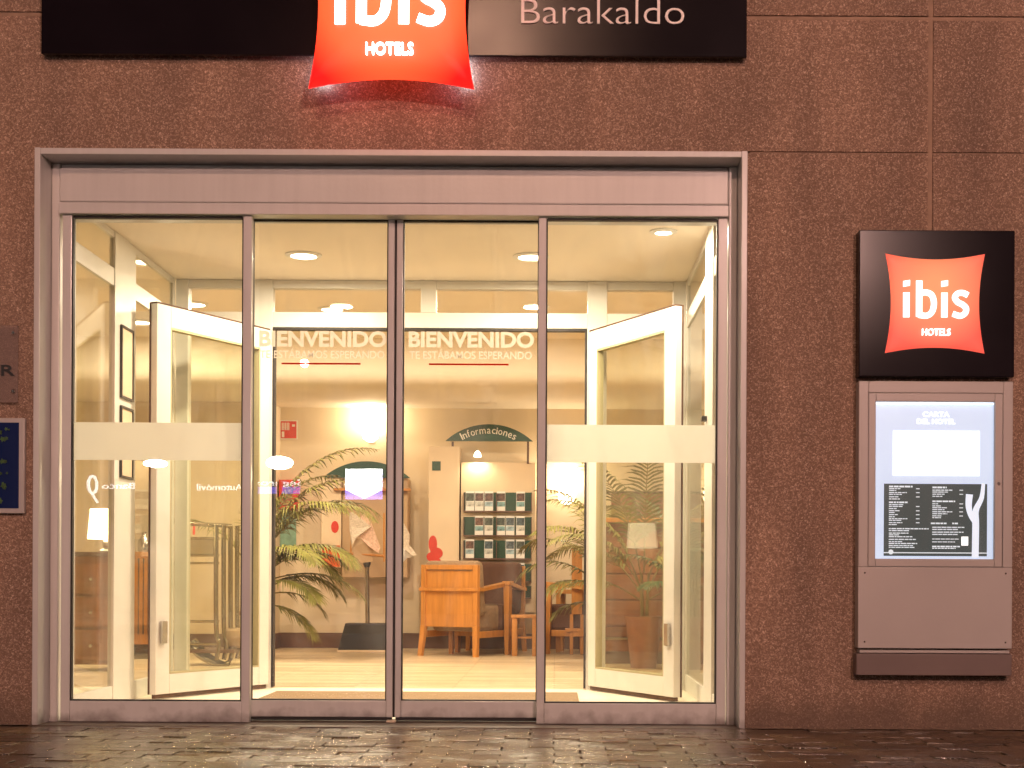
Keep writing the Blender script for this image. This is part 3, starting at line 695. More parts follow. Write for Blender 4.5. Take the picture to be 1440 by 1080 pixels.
# dropped bulkhead in front of the back wall with a rounded lower lip
YK = 5.3
bk = [(YK, ZLO), (YK, 2.36), (YK+.03, 2.30), (YK+.10, 2.262), (YK+.2, ZB+.01), (YK+.35, ZB), (YB, ZB), (YB, ZLO)]
mb = MB(); n_ = len(bk)
mb.add([(-5.2, y, z) for y, z in bk]+[(3.2, y, z) for y, z in bk], [tuple(range(n_)), tuple(range(2*n_-1, n_-1, -1))]+[(i, i+n_, (i+1) % n_+n_, (i+1) % n_) for i in range(n_)])
struct('ceiling_bulkhead', mb, M['ceil'], smooth=True)
XP1 = P(394, 700, 6.9)[0]; YR = 6.5
struct('back_wall', MB().box(XP1, 3.2, YB, YB+.2, 0, ZLO), M['plaster'])
struct('recess_wall', MB().box(-5.2, XP1, YR, YB+.1, 0, ZB-.002), M['plaster'])
struct('left_wall', MB().box(-5.3, -5.2, .16, YB+.2, 0, ZLO+.1), M['plaster'])
struct('right_wall', MB().box(3.2, 3.3, .16, YB+.2, 0, ZLO+.1), M['plaster'])
struct('front_inner_wall', MB().box(-5.2, XL-.01, YW+.2, .16, 0, ZLO+.2).box(XR+.01, 3.2, YW+.2, .16, 0, ZLO+.2).box(XL-.01, XR+.01, YW+.2, .16, ZT+.01, ZLO+.2), M['plaster'])
struct('skirting_board', MB().box(XP1+.012, 3.2, YB-.014, YB, .004, .145).box(-5.2, XP1+.012, YR-.014, YR, .004, .145).box(XP1, XP1+.012, YR, YB-.014, .004, .145), M['base'])
solo('doormat', MB().bbox(P(388, 980, 1.6)[0], P(812, 980, 1.6)[0], .25, 1.62, .004, .016, .003), M['doormat'], 'long brown entrance mat just behind the sliding doors', 'mat')

# ------------------------------------------------------------------ glazed screens of the vestibule
wh = M['white']
scr = thing('vestibule_screen', 'white framed inner glazed screen with open double doorway and transom lights', 'glazed partition', (-.74, YP, 0))
zb0, zb1, ztr = 2.125, 2.215, 2.355
xa, xb = XSL, XSR
posts = [(xa, xa+.075), (-1.775, -1.665), (.185, .30), (xb-.075, xb)]
for i, (p0, p1) in enumerate(posts):
    part('post', MB().bbox(p0, p1, YP-.03, YP+.05, 0, ZV-.001, .003), wh, scr)
ranges = [(posts[0][1], posts[1][0]), (posts[1][1], -.795), (-.705, posts[2][0]), (posts[2][1], posts[3][0])]
part('mullion', MB().bbox(-.795, -.705, YP-.028, YP+.048, zb1, ZV-.001, .003), wh, scr)
part('crossbeam', MB().bbox(posts[0][1], posts[1][0], YP-.025, YP+.045, zb0, zb1, .003), wh, scr)
part('crossbeam', MB().bbox(posts[1][1], posts[2][0], YP-.025, YP+.045, zb0, zb1, .003), wh, scr)
part('crossbeam', MB().bbox(posts[2][1], posts[3][0], YP-.025, YP+.045, zb0, zb1, .003), wh, scr)
for r0, r1 in ranges:
    part('head_rail', MB().bbox(r0, r1, YP-.02, YP+.04, ztr, ZV-.002, .003), wh, scr)
    part('transom_pane', MB().box(r0, r1, YP+.01, YP+.016, zb1, ztr), M['glass'], scr, smooth=False)
for r0, r1 in (ranges[0], ranges[3]):
    part('bottom_rail', MB().bbox(r0, r1, YP-.02, YP+.04, .004, .10, .003), wh, scr)
    part('glass_pane', MB().box(r0, r1, YP+.01, YP+.016, .10, zb0), M['green_glass'], scr, smooth=False)
part('door_seal', MB().box(-1.664, -1.652, YP-.028, YP+.03, .01, zb0-.002).box(.172, .184, YP-.028, YP+.03, .01, zb0-.002).box(-1.652, .172, YP-.024, YP+.03, zb0-.014, zb0-.002), M['seal'], scr)

def side_screen(label, X, sgn, wide):
    t = thing('side_screen', label, 'glazed partition', (X, 1.0, 0), group='glazed side screens of the vestibule')
    ya, yb2 = .165, YP-.035
    x0, x1 = (X-.024, X) if sgn < 0 else (X, X+.024)
    p0, p1 = wide
    part('post', MB().bbox(x0-.004, x1+.004, p0, p1, 0, ZV-.001, .003), wh, t)
    part('post', MB().bbox(x0, x1, ya, ya+.05, 0, ZV-.001, .003), wh, t)
    part('post', MB().bbox(x0, x1, yb2-.04, yb2, 0, ZV-.001, .003), wh, t)
    for a, b in ((ya+.05, p0), (p1, yb2-.04)):
        part('crossbeam', MB().bbox(x0+.001, x1-.001, a, b, zb0, zb1, .003), wh, t)
        part('bottom_rail', MB().bbox(x0+.001, x1-.001, a, b, .004, .10, .003), wh, t)
        part('head_rail', MB().bbox(x0+.001, x1-.001, a, b, 2.37, ZV-.002, .003), wh, t)
        xm = (x0+x1)/2
        part('transom_pane', MB().box(xm-.003, xm+.003, a, b, zb1, 2.37), M['green_glass'], t, smooth=False)
        part('glass_pane', MB().box(xm-.003, xm+.003, a, b, .10, zb0), M['green_glass'], t, smooth=False)
    return t
ls = side_screen('left glazed side screen with a wide white post carrying two small frames', XSL, -1, (.80, 1.16))
rs = side_screen('right glazed side screen with a brightly lit white post', XSR, 1, (.50, .86))
part('latch', MB().bbox(XSR-.03, XSR, .74, .80, P(990, 590, .8)[1]-.012, P(990, 590, .8)[1]+.012, .004), M['black'], rs)
# picture frames on the post
for k, (py0, py1, lb) in enumerate(((560, 458, 'upper narrow dark-framed notice on the white post of the left screen'), (672, 571, 'lower narrow dark-framed notice on the white post of the left screen'))):
    z0_, z1_ = P(170, py0, .92)[1], P(170, py1, .92)[1]
    t = thing('notice_frame', lb, 'picture frame', (XSL+.022, .96, z0_), group='small frames on the left post')
    X0 = XSL+.0045; a, b = .88, 1.09
    part('frame', MB().box(X0, X0+.012, a, a+.012, z0_, z1_).box(X0, X0+.012, b-.012, b, z0_, z1_).box(X0, X0+.012, a+.012, b-.012, z0_, z0_+.012).box(X0, X0+.012, a+.012, b-.012, z1_-.012, z1_), M['black'], t)
    part('sheet', MB().box(X0, X0+.006, a+.012, b-.012, z0_+.012, z1_-.012), M['board'], t, smooth=False)

def swing_leaf(label, hx, hy, ang, flip):
    """leaf in local coordinates: hinge at origin, leaf along +x"""
    W = .93; T_ = .045
    t = thing('inner_door', label, 'door', (hx, hy, 0), ang, group='open white doors of the inner doorway')
    H = 2.10; z0 = .03; sy0 = -1 if flip == 'a' else 1
    part('stile', MB().bbox(0, .085, -T_/2, T_/2, z0, H, .004), wh, t, local=True)
    part('stile', MB().bbox(W-.105, W, -T_/2, T_/2, z0, H, .004), wh, t, local=True)
    part('top_rail', MB().bbox(.0855, W-.1055, -T_/2+.001, T_/2-.001, H-.115, H, .004), wh, t, local=True)
    part('bottom_rail', MB().bbox(.0855, W-.1055, -T_/2+.001, T_/2-.001, z0, .135, .004), wh, t, local=True)
    part('glass_pane', MB().box(.085, W-.105, -.004, .004, .135, H-.115), M['leaf_glass'], t, smooth=False, local=True)
    part('glazing_bead', MB().box(.085, .095, -.02, .02, .135, H-.115).box(W-.115, W-.105, -.02, .02, .135, H-.115).box(.095, W-.115, -.02, .02, H-.125, H-.115).box(.095, W-.115, -.02, .02, .135, .145), mat('glazing_bead_'+flip, (.42, .38, .22), .5), t, smooth=False, local=True)
    part('edge_seal', MB().box(W, W+.006, sy0*T_/2-.004, sy0*T_/2+.004, z0, H+.006).box(0, W, -T_/2, T_/2, H+.0005, H+.008), M['brown_seal'], t, smooth=False, local=True)
    part('hinge', MB().lathe((-.008, 0, .25), [(.009, 0), (.009, .1)], 10), M['steel'], t, local=True)
    part('hinge', MB().lathe((-.008, 0, 1.75), [(.009, 0), (.009, .1)], 10), M['steel'], t, local=True)
    sy = 1 if flip == 'a' else -1
    part('lock_case', MB().bbox(W-.07, W-.03, sy*T_/2, sy*(T_/2+.02), .30, .42, .003), M['steel'], t, local=True)
    part('bottom_strip', MB().box(.01, W-.01, -.012, .012, .008, z0), M['brown_seal'], t, smooth=False, local=True)
    return t
swing_leaf('left inner door leaf swung open with chrome luggage trolley behind its glass', -1.69, YP-.055, math.atan2(-.86, -.455), 'a')
swing_leaf('right inner door leaf swung open with brown wooden desk behind its glass', .215, YP-.055, math.atan2(-.86, .455), 'b')

# ------------------------------------------------------------------ ceiling lamps
WARM = (1, .83, .60)
disc = emit('lamp_disc', (1, .88, .66), 14)
def downlight(label, x, y, z, r, power):
    t = thing('downlight', label, 'ceiling lamp', (x, y, z), group='round recessed ceiling lamps')
    part('trim_ring', MB().lathe((x, y, z), [(r+.03, 0), (r+.03, -.006), (r+.004, -.012), (r+.004, 0)], 28), M['white'], t)
    part('diffuser', MB().lathe((x, y, z), [(r, -.001), (r, -.008), (r*.7, -.010)], 28), disc, t)
    lamp(t, 'AREA', (x, y, z-.02), power, WARM, 2*r)
    return t
def dl(px, py, z, r, power, label):
    k = (VY-py)/F; Y = (z-CZ)/k + CY
    # solve with roll
    for _ in range(4):
        Z = P(px, py, Y)[1]; Y += (z-Z)/k
    return downlight(label, P(px, py, Y)[0], Y, z, r, power)
PWR = 28
dl(427, 358, ZV, .068, PWR*1.4, 'left large round lamp in the ceiling between the outer and inner doors')
dl(747, 360, ZV, .068, PWR*1.4, 'middle large round lamp in the ceiling between the outer and inner doors')
dl(933, 325, ZV, .04, PWR*.9, 'small round ceiling lamp near the right side screen')
dl(467, 434, ZLO, .075, PWR*2.0, 'round lobby lamp seen through the left transom pane')
dl(755, 431, ZLO, .065, PWR*2.0, 'round lobby lamp seen through the middle transom pane')
dl(205, 367, ZLO, .07, PWR*.7, 'round lobby lamp seen above the left side screen')
dl(272, 427, ZLO, .08, PWR, 'round lobby lamp seen through the far left transom pane')
downlight('round lamp deep in the lobby ceiling above the right wooden desk', 1.5, 3.4, ZLO, .08, PWR*2)
downlight('round lamp in the lobby ceiling above the luggage trolley', -3.2, 4.6, ZLO, .08, PWR*1.3)
downlight('round lamp in the lobby ceiling close to the bulkhead at the right', 1.6, 4.8, ZLO, .06, PWR)

def sconce(label, px, py, power, r):
    X, Z = P(px, py, YB-.12)
    t = thing('wall_lamp', label, 'wall lamp', (X, YB, Z), group='glowing wall lamps')
    part('bracket', MB().bbox(X-.03, X+.03, YB-.02, YB-.001, Z-.06, Z+.02, .003), M['white'], t)
    part('arm', MB().tube([(X, YB-.02, Z-.03), (X, YB-.10, Z-.05)], .008), M['white'], t)
    part('shade', MB().lathe((X, YB-.12, Z-.06), [(r*.35, 0), (r*.8, .03), (r, .09), (r*.92, .15), (r*.6, .19)], 20), emit('sconce_glass', (1, .86, .60), 9), t)
    lamp(t, 'POINT', (X, YB-.15, Z+.19), power, (1, .80, .52), .05)
sconce('wall lamp glowing between the two arched boards', 521, 612, 17, .085)
sconce('lower wall lamp glowing behind the right palm', 797, 700, 12, .085)

# ------------------------------------------------------------------ information boards
def arch_pts(x0, x1, z0, z1, n=18):
    w_ = (x1-x0)/2; h = z1-z0; r = (w_*w_+h*h)/(2*h); cz = z1-r; a = math.asin(w_/r); cx = (x0+x1)/2
    return [(cx+r*math.sin(lerp(a, -a, i/n)), cz+r*math.cos(lerp(a, -a, i/n))) for i in range(n+1)], (cx, cz, r, a)
Yb = 6.62
Q = lambda px, py: P(px, py, Yb)
info = thing('information_board', 'pale board with dark green arched top, brochure pockets and a side pillar', 'notice board', (Q(690, 800)[0], YB, .3))
ap, (acx, acz, ar, aa) = arch_pts(Q(627, 621)[0], Q(749, 621)[0], Q(690, 620.5)[1], Q(690, 597)[1])
arch = part('arched_header', MB().prism_xz(ap[::-1], Yb-.03, Yb+.02), M['green'], info)
# letters along the arc
word = 'Informaciones'; wl = MB()
wid = {'I': .34, 'n': 1, 'f': .65, 'o': 1.05, 'r': .66, 'm': 1.6, 'a': .95, 'c': .95, 'i': .34, 'e': 1, 's': .85}
tot = sum(wid[c] for c in word); acc = 0; rad = ar-.085; span = (Q(726, 610)[0]-Q(649, 610)[0])
for c in word:
    mid = (acc+wid[c]/2)/tot-.5; acc += wid[c]; a_ = mid*span/rad
    lw_ = wid[c]/tot*span*.80
    t_ = text_mb(c, -lw_/2, lw_/2, 0, .068, 0, .006, bold=.003)
    t_.xf(lambda x, y, z: (acx-.004+(x*math.cos(a_)+(z+rad)*math.sin(a_)), Yb-.034+y, acz+((z+rad)*math.cos(a_)-x*math.sin(a_))))
    wl.add(t_.v, t_.f)
part('lettering', wl, M['paper'], arch, smooth=False)
part('back_panel', MB().bbox(Q(648, 700)[0], Q(753, 700)[0], Yb+.02, YB-.02, .35, Q(690, 650)[1], .004), M['board'], info)
part('post', MB().box(Q(635, 630)[0], Q(638, 630)[0], Yb, Yb+.02, Q(640, 652)[1], Q(640, 621)[1]), M['base'], info)
part('post', MB().box(Q(741, 630)[0], Q(744, 630)[0], Yb, Yb+.02, Q(740, 652)[1], Q(740, 621)[1]), M['base'], info)
part('side_pillar', MB().bbox(Q(603, 700)[0], Q(646, 700)[0], Yb-.02, YB-.02, .3, Q(625, 628)[1], .004), M['board'], info)
part('sticker', MB().box(Q(608, 650)[0], Q(620, 650)[0], Yb-.024, Yb-.0205, Q(614, 662)[1], Q(614, 649)[1]), M['green'], info, smooth=False)
# red flower print on the pillar
fl = MB()
for (u, v, ru, rv, k) in ((609, 765, 6, 12, 0), (614, 778, 9, 8, 1), (606, 783, 6, 6, 2), (612, 788, 8, 4, 3)):
    cx, cz = Q(u, v); n_ = 14
    fl.prism_xz([(cx+ru/153*math.cos(2*math.pi*i/n_), cz+rv/153*math.sin(2*math.pi*i/n_)) for i in range(n_)][::1], Yb-.023-.0004*k, Yb-.0206)
part('flower_print', fl, M['red'], info, smooth=False)
# rows of pockets
rows = [(692.5, 720.5), (727, 754.5), (760, 787), (793, 819), (824, 842)]
cols_ = [654.5, 667.5, 681, 698, 711, 725.5, 737]
fill = [[1, 1, 1, 1, 0, 1, 0], [0, 1, 1, 1, 1, 1, 0], [1, 0, 1, 0, 1, 1, 0], [0, 0, 0, 0, 1, 1, 0], [0, 0, 0, 1, 1, 0, 0]]
names = ['first', 'second', 'third', 'fourth', 'fifth', 'sixth', 'seventh']
rown = ['top', 'second', 'third', 'fourth', 'lowest']
Yr = Yb-.0
covers = [M['photo_dark'], mat('cover_maroon', (.13, .06, .04), .5, var=.8, vscale=35), mat('cover_slate', (.06, .09, .11), .5, var=.8, vscale=35), mat('cover_green', (.06, .075, .06), .5, var=.8, vscale=35)]
scapes = [M['photo_blue'], mat('scape_grey', (.45, .45, .42), .5, var=.6, vscale=30), mat('scape_teal', (.16, .30, .32), .5, var=.7, vscale=30)]
for ri, (y0, y1) in enumerate(rows):
    rk = thing('brochure_shelf', 'dark green brochure pocket row, %s one on the information board' % rown[ri], 'rack', (Q(700, 700)[0], Yr, Q(700, y1)[1]), group='green brochure shelves')
    xs0, xs1 = Q(652, 700)[0], Q(748, 700)[0]; za, zb = Q(700, y1)[1], Q(700, y0)[1]
    part('backing', MB().box(xs0, xs1, Yr+.002, Yr+.018, za, zb), M['green'], rk, smooth=False)
    part('ledge', MB().box(xs0, xs1, Yr-.045, Yr+.002, za, za+.012), M['base'], rk, smooth=False)
    for dvx in (652, 698, 747):
        part('divider', MB().box(Q(dvx, 700)[0], Q(dvx+1, 700)[0], Yr-.04, Yr+.002, za+.012, zb-.01), M['base'], rk, smooth=False)
    cnt = 0
    for ci, f_ in enumerate(fill[ri]):
        if not f_: continue
        cnt += 1
        x0 = Q(cols_[ci]+.6, 700)[0]; x1 = x0+.078; b0 = za+.013; hgt = (zb-za)*.98
        br = thing('brochure', '%s leaflet from the left on the %s brochure shelf' % (names[cnt-1], rown[ri]), 'brochure', ((x0+x1)/2, Yr-.02, b0), group='leaflets in the green shelves')
        dy = random.uniform(0, .006)
        def tilt(x, y, z, b0=b0): return (x, y+(z-b0)*.09, z)
        part('paper', MB().box(x0, x1, Yr-.030+dy, Yr-.024+dy, b0, b0+hgt).xf(tilt), M['paper'], br, smooth=False)
        part('cover_photo', MB().box(x0+.003, x1-.003, Yr-.0315+dy, Yr-.0302+dy, b0+hgt*.5, b0+hgt*.90).xf(tilt), random.choice(covers), br, smooth=False)
        part('landscape_print', MB().box(x0+.003, x1-.003, Yr-.0315+dy, Yr-.0302+dy, b0+hgt*.22, b0+hgt*.46).xf(tilt), random.choice(scapes), br, smooth=False)
t = thing('spotlight', 'tiny glaring spotlight above the brochure shelves', 'lamp', (*[Q(672, 643)[0]], Yb-.05, Q(672, 643)[1]))
part('head', MB().lathe((Q(672, 643)[0], Yb-.05, Q(672, 643)[1]), [(.012, .05), (.028, .03), (.034, 0)], 14), emit('spot_glow', (1, .9, .7), 12), t)
part('arm', MB().tube([(Q(672, 643)[0], Yb-.05, Q(672, 643)[1]+.05), (Q(672, 643)[0], Yb+.03, Q(672, 643)[1]+.07)], .006), M['white'], t)
lamp(t, 'SPOT', (Q(672, 643)[0], Yb-.06, Q(672, 643)[1]-.02), 5, (1, .86, .6), .03, R(150), (R(20), 0, 0))

Y2 = 6.6
Q2 = lambda px, py: P(px, py, Y2)
b2 = thing('leaflet_board', 'tan board with dark green arched top behind the hanging newspapers', 'notice board', (Q2(513, 800)[0], YB, .9))
ap, _ = arch_pts(Q2(455, 673)[0], Q2(577, 673)[0], Q2(515, 672)[1], Q2(515, 649)[1])
part('arched_header', MB().prism_xz(ap[::-1], Y2-.03, Y2+.02), M['green'], b2)
part('back_panel', MB().bbox(Q2(481, 700)[0], Q2(573, 700)[0], Y2+.02, YB-.02, Q2(515, 812)[1], Q2(515, 672)[1], .004), M['tan'], b2)
part('side_panel', MB().bbox(Q2(452, 700)[0], Q2(480, 700)[0], Y2, YB-.02, Q2(465, 798)[1], Q2(465, 672)[1], .004), M['board'], b2)
part('shelf', MB().bbox(Q2(470, 690)[0], Q2(578, 690)[0], Y2-.06, Y2+.02, Q2(515, 690.5)[1], Q2(515, 687)[1], .003), M['wood'], b2)
cx, cz = Q2(471, 741)
part('flower_print', MB().prism_xz([(cx+.035*math.cos(a*.45), cz+.055*math.sin(a*.45)) for a in range(14)], Y2-.003, Y2-.0005), M['red'], b2, smooth=False)
part('poster', MB().box(Q2(453, 780)[0], Q2(478, 780)[0], Y2-.003, Y2-.0006, Q2(465, 797)[1], Q2(465, 767)[1]), M['orange'], b2, smooth=False)
# fire notice, cabinet on the recess side
yn = YB
solo_z = lambda py: P(405, py, yn)[1]
fs = thing('fire_notice', 'red fire equipment notice with white symbols on the cream wall', 'sign', (P(404, 604, yn)[0], yn, solo_z(617)))
part('plate', MB().box(P(393.5, 604, yn)[0], P(419, 604, yn)[0], yn-.006, yn-.001, solo_z(618), solo_z(591)), M['paper'], fs, smooth=False)
part('red_field', MB().box(P(395, 604, yn)[0], P(417, 604, yn)[0], yn-.008, yn-.0062, solo_z(616.5), solo_z(592.5)), M['red'], fs, smooth=False)
pic = MB()
for k in range(5): pic.box(P(396.5+k*2.3, 604, yn)[0], P(397.8+k*2.3, 604, yn)[0], yn-.0095, yn-.0082, solo_z(605), solo_z(594.5))
pic.box(P(396.5, 611, yn)[0], P(400, 611, yn)[0], yn-.0095, yn-.0082, solo_z(615), solo_z(607)).box(P(411, 599, yn)[0], P(415, 599, yn)[0], yn-.0095, yn-.0082, solo_z(600), solo_z(597))
part('symbols', pic, M['paper'], fs, smooth=False)
fc = thing('fire_hose_cabinet', 'tall red fire hose cabinet half hidden behind palm fronds', 'cabinet', (P(405, 700, yn-.15)[0], yn-.08, solo_z(717)))
part('body', MB().bbox(P(392, 700, 6.75)[0], P(417, 700, 6.75)[0], 6.75, YB-.001, solo_z(717), solo_z(676), .005), M['red'], fc)
part('glass_front', MB().box(P(398, 700, 6.74)[0], P(410, 700, 6.74)[0], 6.742, 6.749, solo_z(712), solo_z(681)), M['wood_dark'], fc, smooth=False)
solo('wall_poster', MB().box(P(394, 740, 6.88)[0], P(416, 740, 6.88)[0], 6.885, 6.897, P(405, 771, yn)[1], P(405, 719, yn)[1]), M['teal'], 'mint green poster below the red cabinet', 'poster', smooth=False)

# newspaper stand
Yn = 6.3
N = lambda px, py: P(px, py, Yn)
nx = N(516, 800)[0]
ns = thing('newspaper_stand', 'pole stand with dark flared base and brown wooden arms holding newspapers', 'stand', (nx, Yn, 0))
bz0_, bz1_ = .012, .255
hx0, hx1, ha, hb_ = N(479, 900)[0], N(553, 900)[0], N(488, 880)[0], N(546, 880)[0]
part('base', MB().hexa([(hx0, Yn-.16, bz0_+.012), (hx1, Yn-.16, bz0_+.012), (hx1, Yn+.16, bz0_+.012), (hx0, Yn+.16, bz0_+.012)], [(ha, Yn-.11, bz1_), (hb_, Yn-.11, bz1_), (hb_, Yn+.11, bz1_), (ha, Yn+.11, bz1_)]), M['black'], ns)
part('base_rim', MB().bbox(hx0-.008, hx1+.008, Yn-.17, Yn+.17, .004, bz0_+.012, .003), M['board'], ns)
part('pole', MB().tube([(nx+.008, Yn, bz1_), (nx, Yn, N(516, 795)[1])], .020, 12), M['chrome'], ns)
part('knob', MB().lathe((nx, Yn, N(516, 798)[1]), [(.022, 0), (.033, .03), (.036, .06), (.028, .085)], 14), M['black'], ns)
part('arm', MB().tube([(N(492, 775)[0], Yn-.05, N(492, 778)[1]), (N(541, 775)[0], Yn-.05, N(541, 782)[1])], .012, 8), M['wood'], ns)
part('arm', MB().tube([(nx, Yn, N(516, 793)[1]+.05), (nx, Yn-.05, N(516, 778)[1])], .012, 8), M['wood'], ns)
part('hanging_rod', MB().tube([(N(541, 775)[0], Yn-.05, N(541, 790)[1]), (N(541, 725)[0], Yn-.05, N(541, 722)[1])], .008, 8), M['wood'], ns)
part('hanging_rod', MB().tube([(N(494, 775)[0], Yn-.05, N(494, 785)[1]), (N(497, 725)[0], Yn-.05, N(497, 728)[1])], .008, 8), M['wood'], ns)
def paper(label, pts, yoff, m=None):
    mb = MB(); n = len(pts)
    L = [(x, Yn-yoff-.02*math.sin(i*1.7), z) for i, (x, z) in enumerate([N(*p_) for p_ in pts])]
    mb.add(L+[(x, y+.012, z) for x, y, z in L], [tuple(range(n)), tuple(range(2*n-1, n-1, -1))]+[(i, i+n, (i+1) % n+n, (i+1) % n) for i in range(n)])
    o = solo('newspaper', mb, m or M['news'], label, 'newspaper', 'folded newspapers on the stand', smooth=False)
    return o
paper('newspaper folded slantwise in front on the pole stand', [(494, 722), (499, 721), (524, 741), (516, 748), (503, 757), (499, 766), (497, 772), (494, 745)], .12)
paper('newspaper drooping to the right on the pole stand', [(508, 729), (518, 720), (521, 728), (536, 770), (534, 778), (520, 768), (508, 756), (503, 752)], .09, mat('newsprint_pink', (.66, .44, .34), .9, var=.22, vscale=55))
paper('brown newspaper hanging low behind the knob of the pole stand', [(502, 757), (516, 762), (526, 770), (524, 790), (498, 793), (499, 770)], .06, M['tan'])
paper('light newspaper peeking out right of the meeting stiles', [(565, 731), (571, 738), (578, 752), (577, 766), (588, 781), (582, 782), (566, 768)], .12)
paper('newspaper tail hanging beside the right sliding door stile', [(564, 770), (572, 772), (584, 783), (573, 785), (567, 792)], .09, M['paper'])

# ------------------------------------------------------------------ armchairs
def armchair(label, loc, rz, wood, cush, w_=.54, d_=.62):
    """local: back towards -y, front towards +y"""
    t = thing('armchair', label, 'armchair', loc, rz, group='wooden armchairs of the lobby')
    h = w_/2; L = dict(local=True)
    for sx in (-1, 1):
        a0, a1 = sx*(h-.045), sx*h
        q = lambda x0, x1, y0, y1, z: [(x0, y0, z), (x1, y0, z), (x1, y1, z), (x0, y1, z)]
        # rear leg, splayed foot, rises to the top of the back
        mb = MB().hexa(q(a0+sx*.02, a1+sx*.012, -.03, .01, 0), q(a0, a1, 0, .045, .26)).bbox(a0, a1, 0, .045, .26, .765, .004)
        part('rear_leg', mb, wood, t, **L)
        part('front_leg', MB().hexa(q(a0+sx*.008, a1-sx*.005, d_-.05, d_-.005, 0), q(a0-sx*.005, a1, d_-.065, d_, .60)), wood, t, **L)
        part('armrest', MB().hexa(q(a0-sx*.012, a1+sx*.01, .03, .10, .545), q(a0-sx*.012, a1+sx*.01, .03, .10, .575)).hexa([(a0-sx*.012, .10, .545), (a1+sx*.01, .10, .545), (a1+sx*.01, .10, .575), (a0-sx*.012, .10, .575)], [(a0-sx*.012, d_+.01, .60), (a1+sx*.01, d_+.01, .60), (a1+sx*.01, d_+.01, .63), (a0-sx*.012, d_+.01, .63)]), wood, t, **L)
        part('side_rail', MB().bbox(a0+sx*.008, a1-sx*.008, .045, d_-.065, .155, .21, .003), wood, t, **L)
    part('top_rail', MB().bbox(-h+.046, h-.046, .002, .043, .725, .765, .003), wood, t, **L)
    part('middle_rail', MB().bbox(-h-.012, h+.012, -.012, .0, .545, .572, .003), wood, t, **L)
    part('upper_panel', MB().box(-h+.045, h-.045, .018, .030, .572, .725), wood, t, smooth=False, **L)
    part('lower_panel', MB().bbox(-h+.045, h-.045, .014, .030, .245, .545, .003), wood, t, **L)
    part('front_rail', MB().bbox(-h+.046, h-.046, d_-.05, d_-.02, .155, .21, .003), wood, t, **L)
    part('seat_cushion', MB().bbox(-h+.048, h-.048, .10, d_-.0, .205, .43, .035), cush, t, **L)
    bc = MB().bbox(-h+.02, h-.015, .05, .20, .33, .80, .045)
    part('back_cushion', bc.xf(lambda x, y, z: (x, y+(.5-z)*.12+(.02*math.cos(x*9)), z)), cush, t, **L)
    return t
x1_, _ = P(583, 922, 5.62)
a = R(-26); wA = .545
lx = x1_+.045+wA/2*math.cos(a); ly = 5.66+wA/2*math.sin(a)
armchair('orange wooden armchair with its panelled back to the doors', (lx, ly, .004), a, M['wood'], M['cushion'], wA)
armchair('armchair with dark brown back cushion behind the orange-backed armchair', (P(697, 900, 6.4)[0], 6.5, .004), R(168), M['wood'], M['cushion_dark'], .54)
armchair('armchair partly hidden by the right palm', (P(868, 900, 6.2)[0], 6.1, .004), R(75), M['wood'], M['cushion_dark'], .52, .60)
# side table
tx, ty = P(738, 900, 5.75)[0], 5.75
st = thing('side_table', 'low square wooden side table beside the orange-backed armchair', 'table', (tx, ty, 0))
part('table_top', MB().bbox(tx-.115, tx+.115, ty-.12, ty+.12, .325, .35, .004), M['wood'], st)
for sx in (-1, 1):
    for sy in (-1, 1):
        part('leg', MB().bbox(tx+sx*.085-.022, tx+sx*.085+.022, ty+sy*.09-.02, ty+sy*.09+.02, .004, .325, .003), M['wood'], st)
part('lower_shelf', MB().bbox(tx-.06, tx+.06, ty-.07, ty+.07, .15, .165, .003), M['wood'], st)
# console at the right
cx0, cx1 = P(781, 860, 6.3)[0], P(823, 860, 6.3)[0]
ct = thing('console_table', 'narrow wooden console standing left of the right palm', 'table', ((cx0+cx1)/2, 6.4, 0))
part('table_top', MB().bbox(cx0, cx1, 6.25, 6.6, P(800, 835, 6.3)[1], P(800, 829, 6.3)[1], .003), M['wood'], ct)
for xx in (cx0+.025, cx1-.025):
    for yy in (6.28, 6.57):
        part('leg', MB().bbox(xx-.02, xx+.02, yy-.02, yy+.02, .004, P(800, 835, 6.3)[1], .003), M['wood'], ct)
pdx = P(811, 860, 6.0)[0]
ps = thing('wooden_column', 'slim orange wooden column among the right palm fronds', 'pedestal', (pdx, 6.0, 0))
part('shaft', MB().bbox(pdx-.045, pdx+.045, 5.96, 6.04, .35, P(811, 772, 6.0)[1], .004), M['wood'], ps)
part('foot', MB().bbox(pdx-.06, pdx-.03, 5.94, 6.06, .004, .35, .004).bbox(pdx+.03, pdx+.06, 5.94, 6.06, .004, .35, .004).bbox(pdx-.1, pdx+.1, 5.93, 6.07, .2, .23, .003), M['wood'], ps)

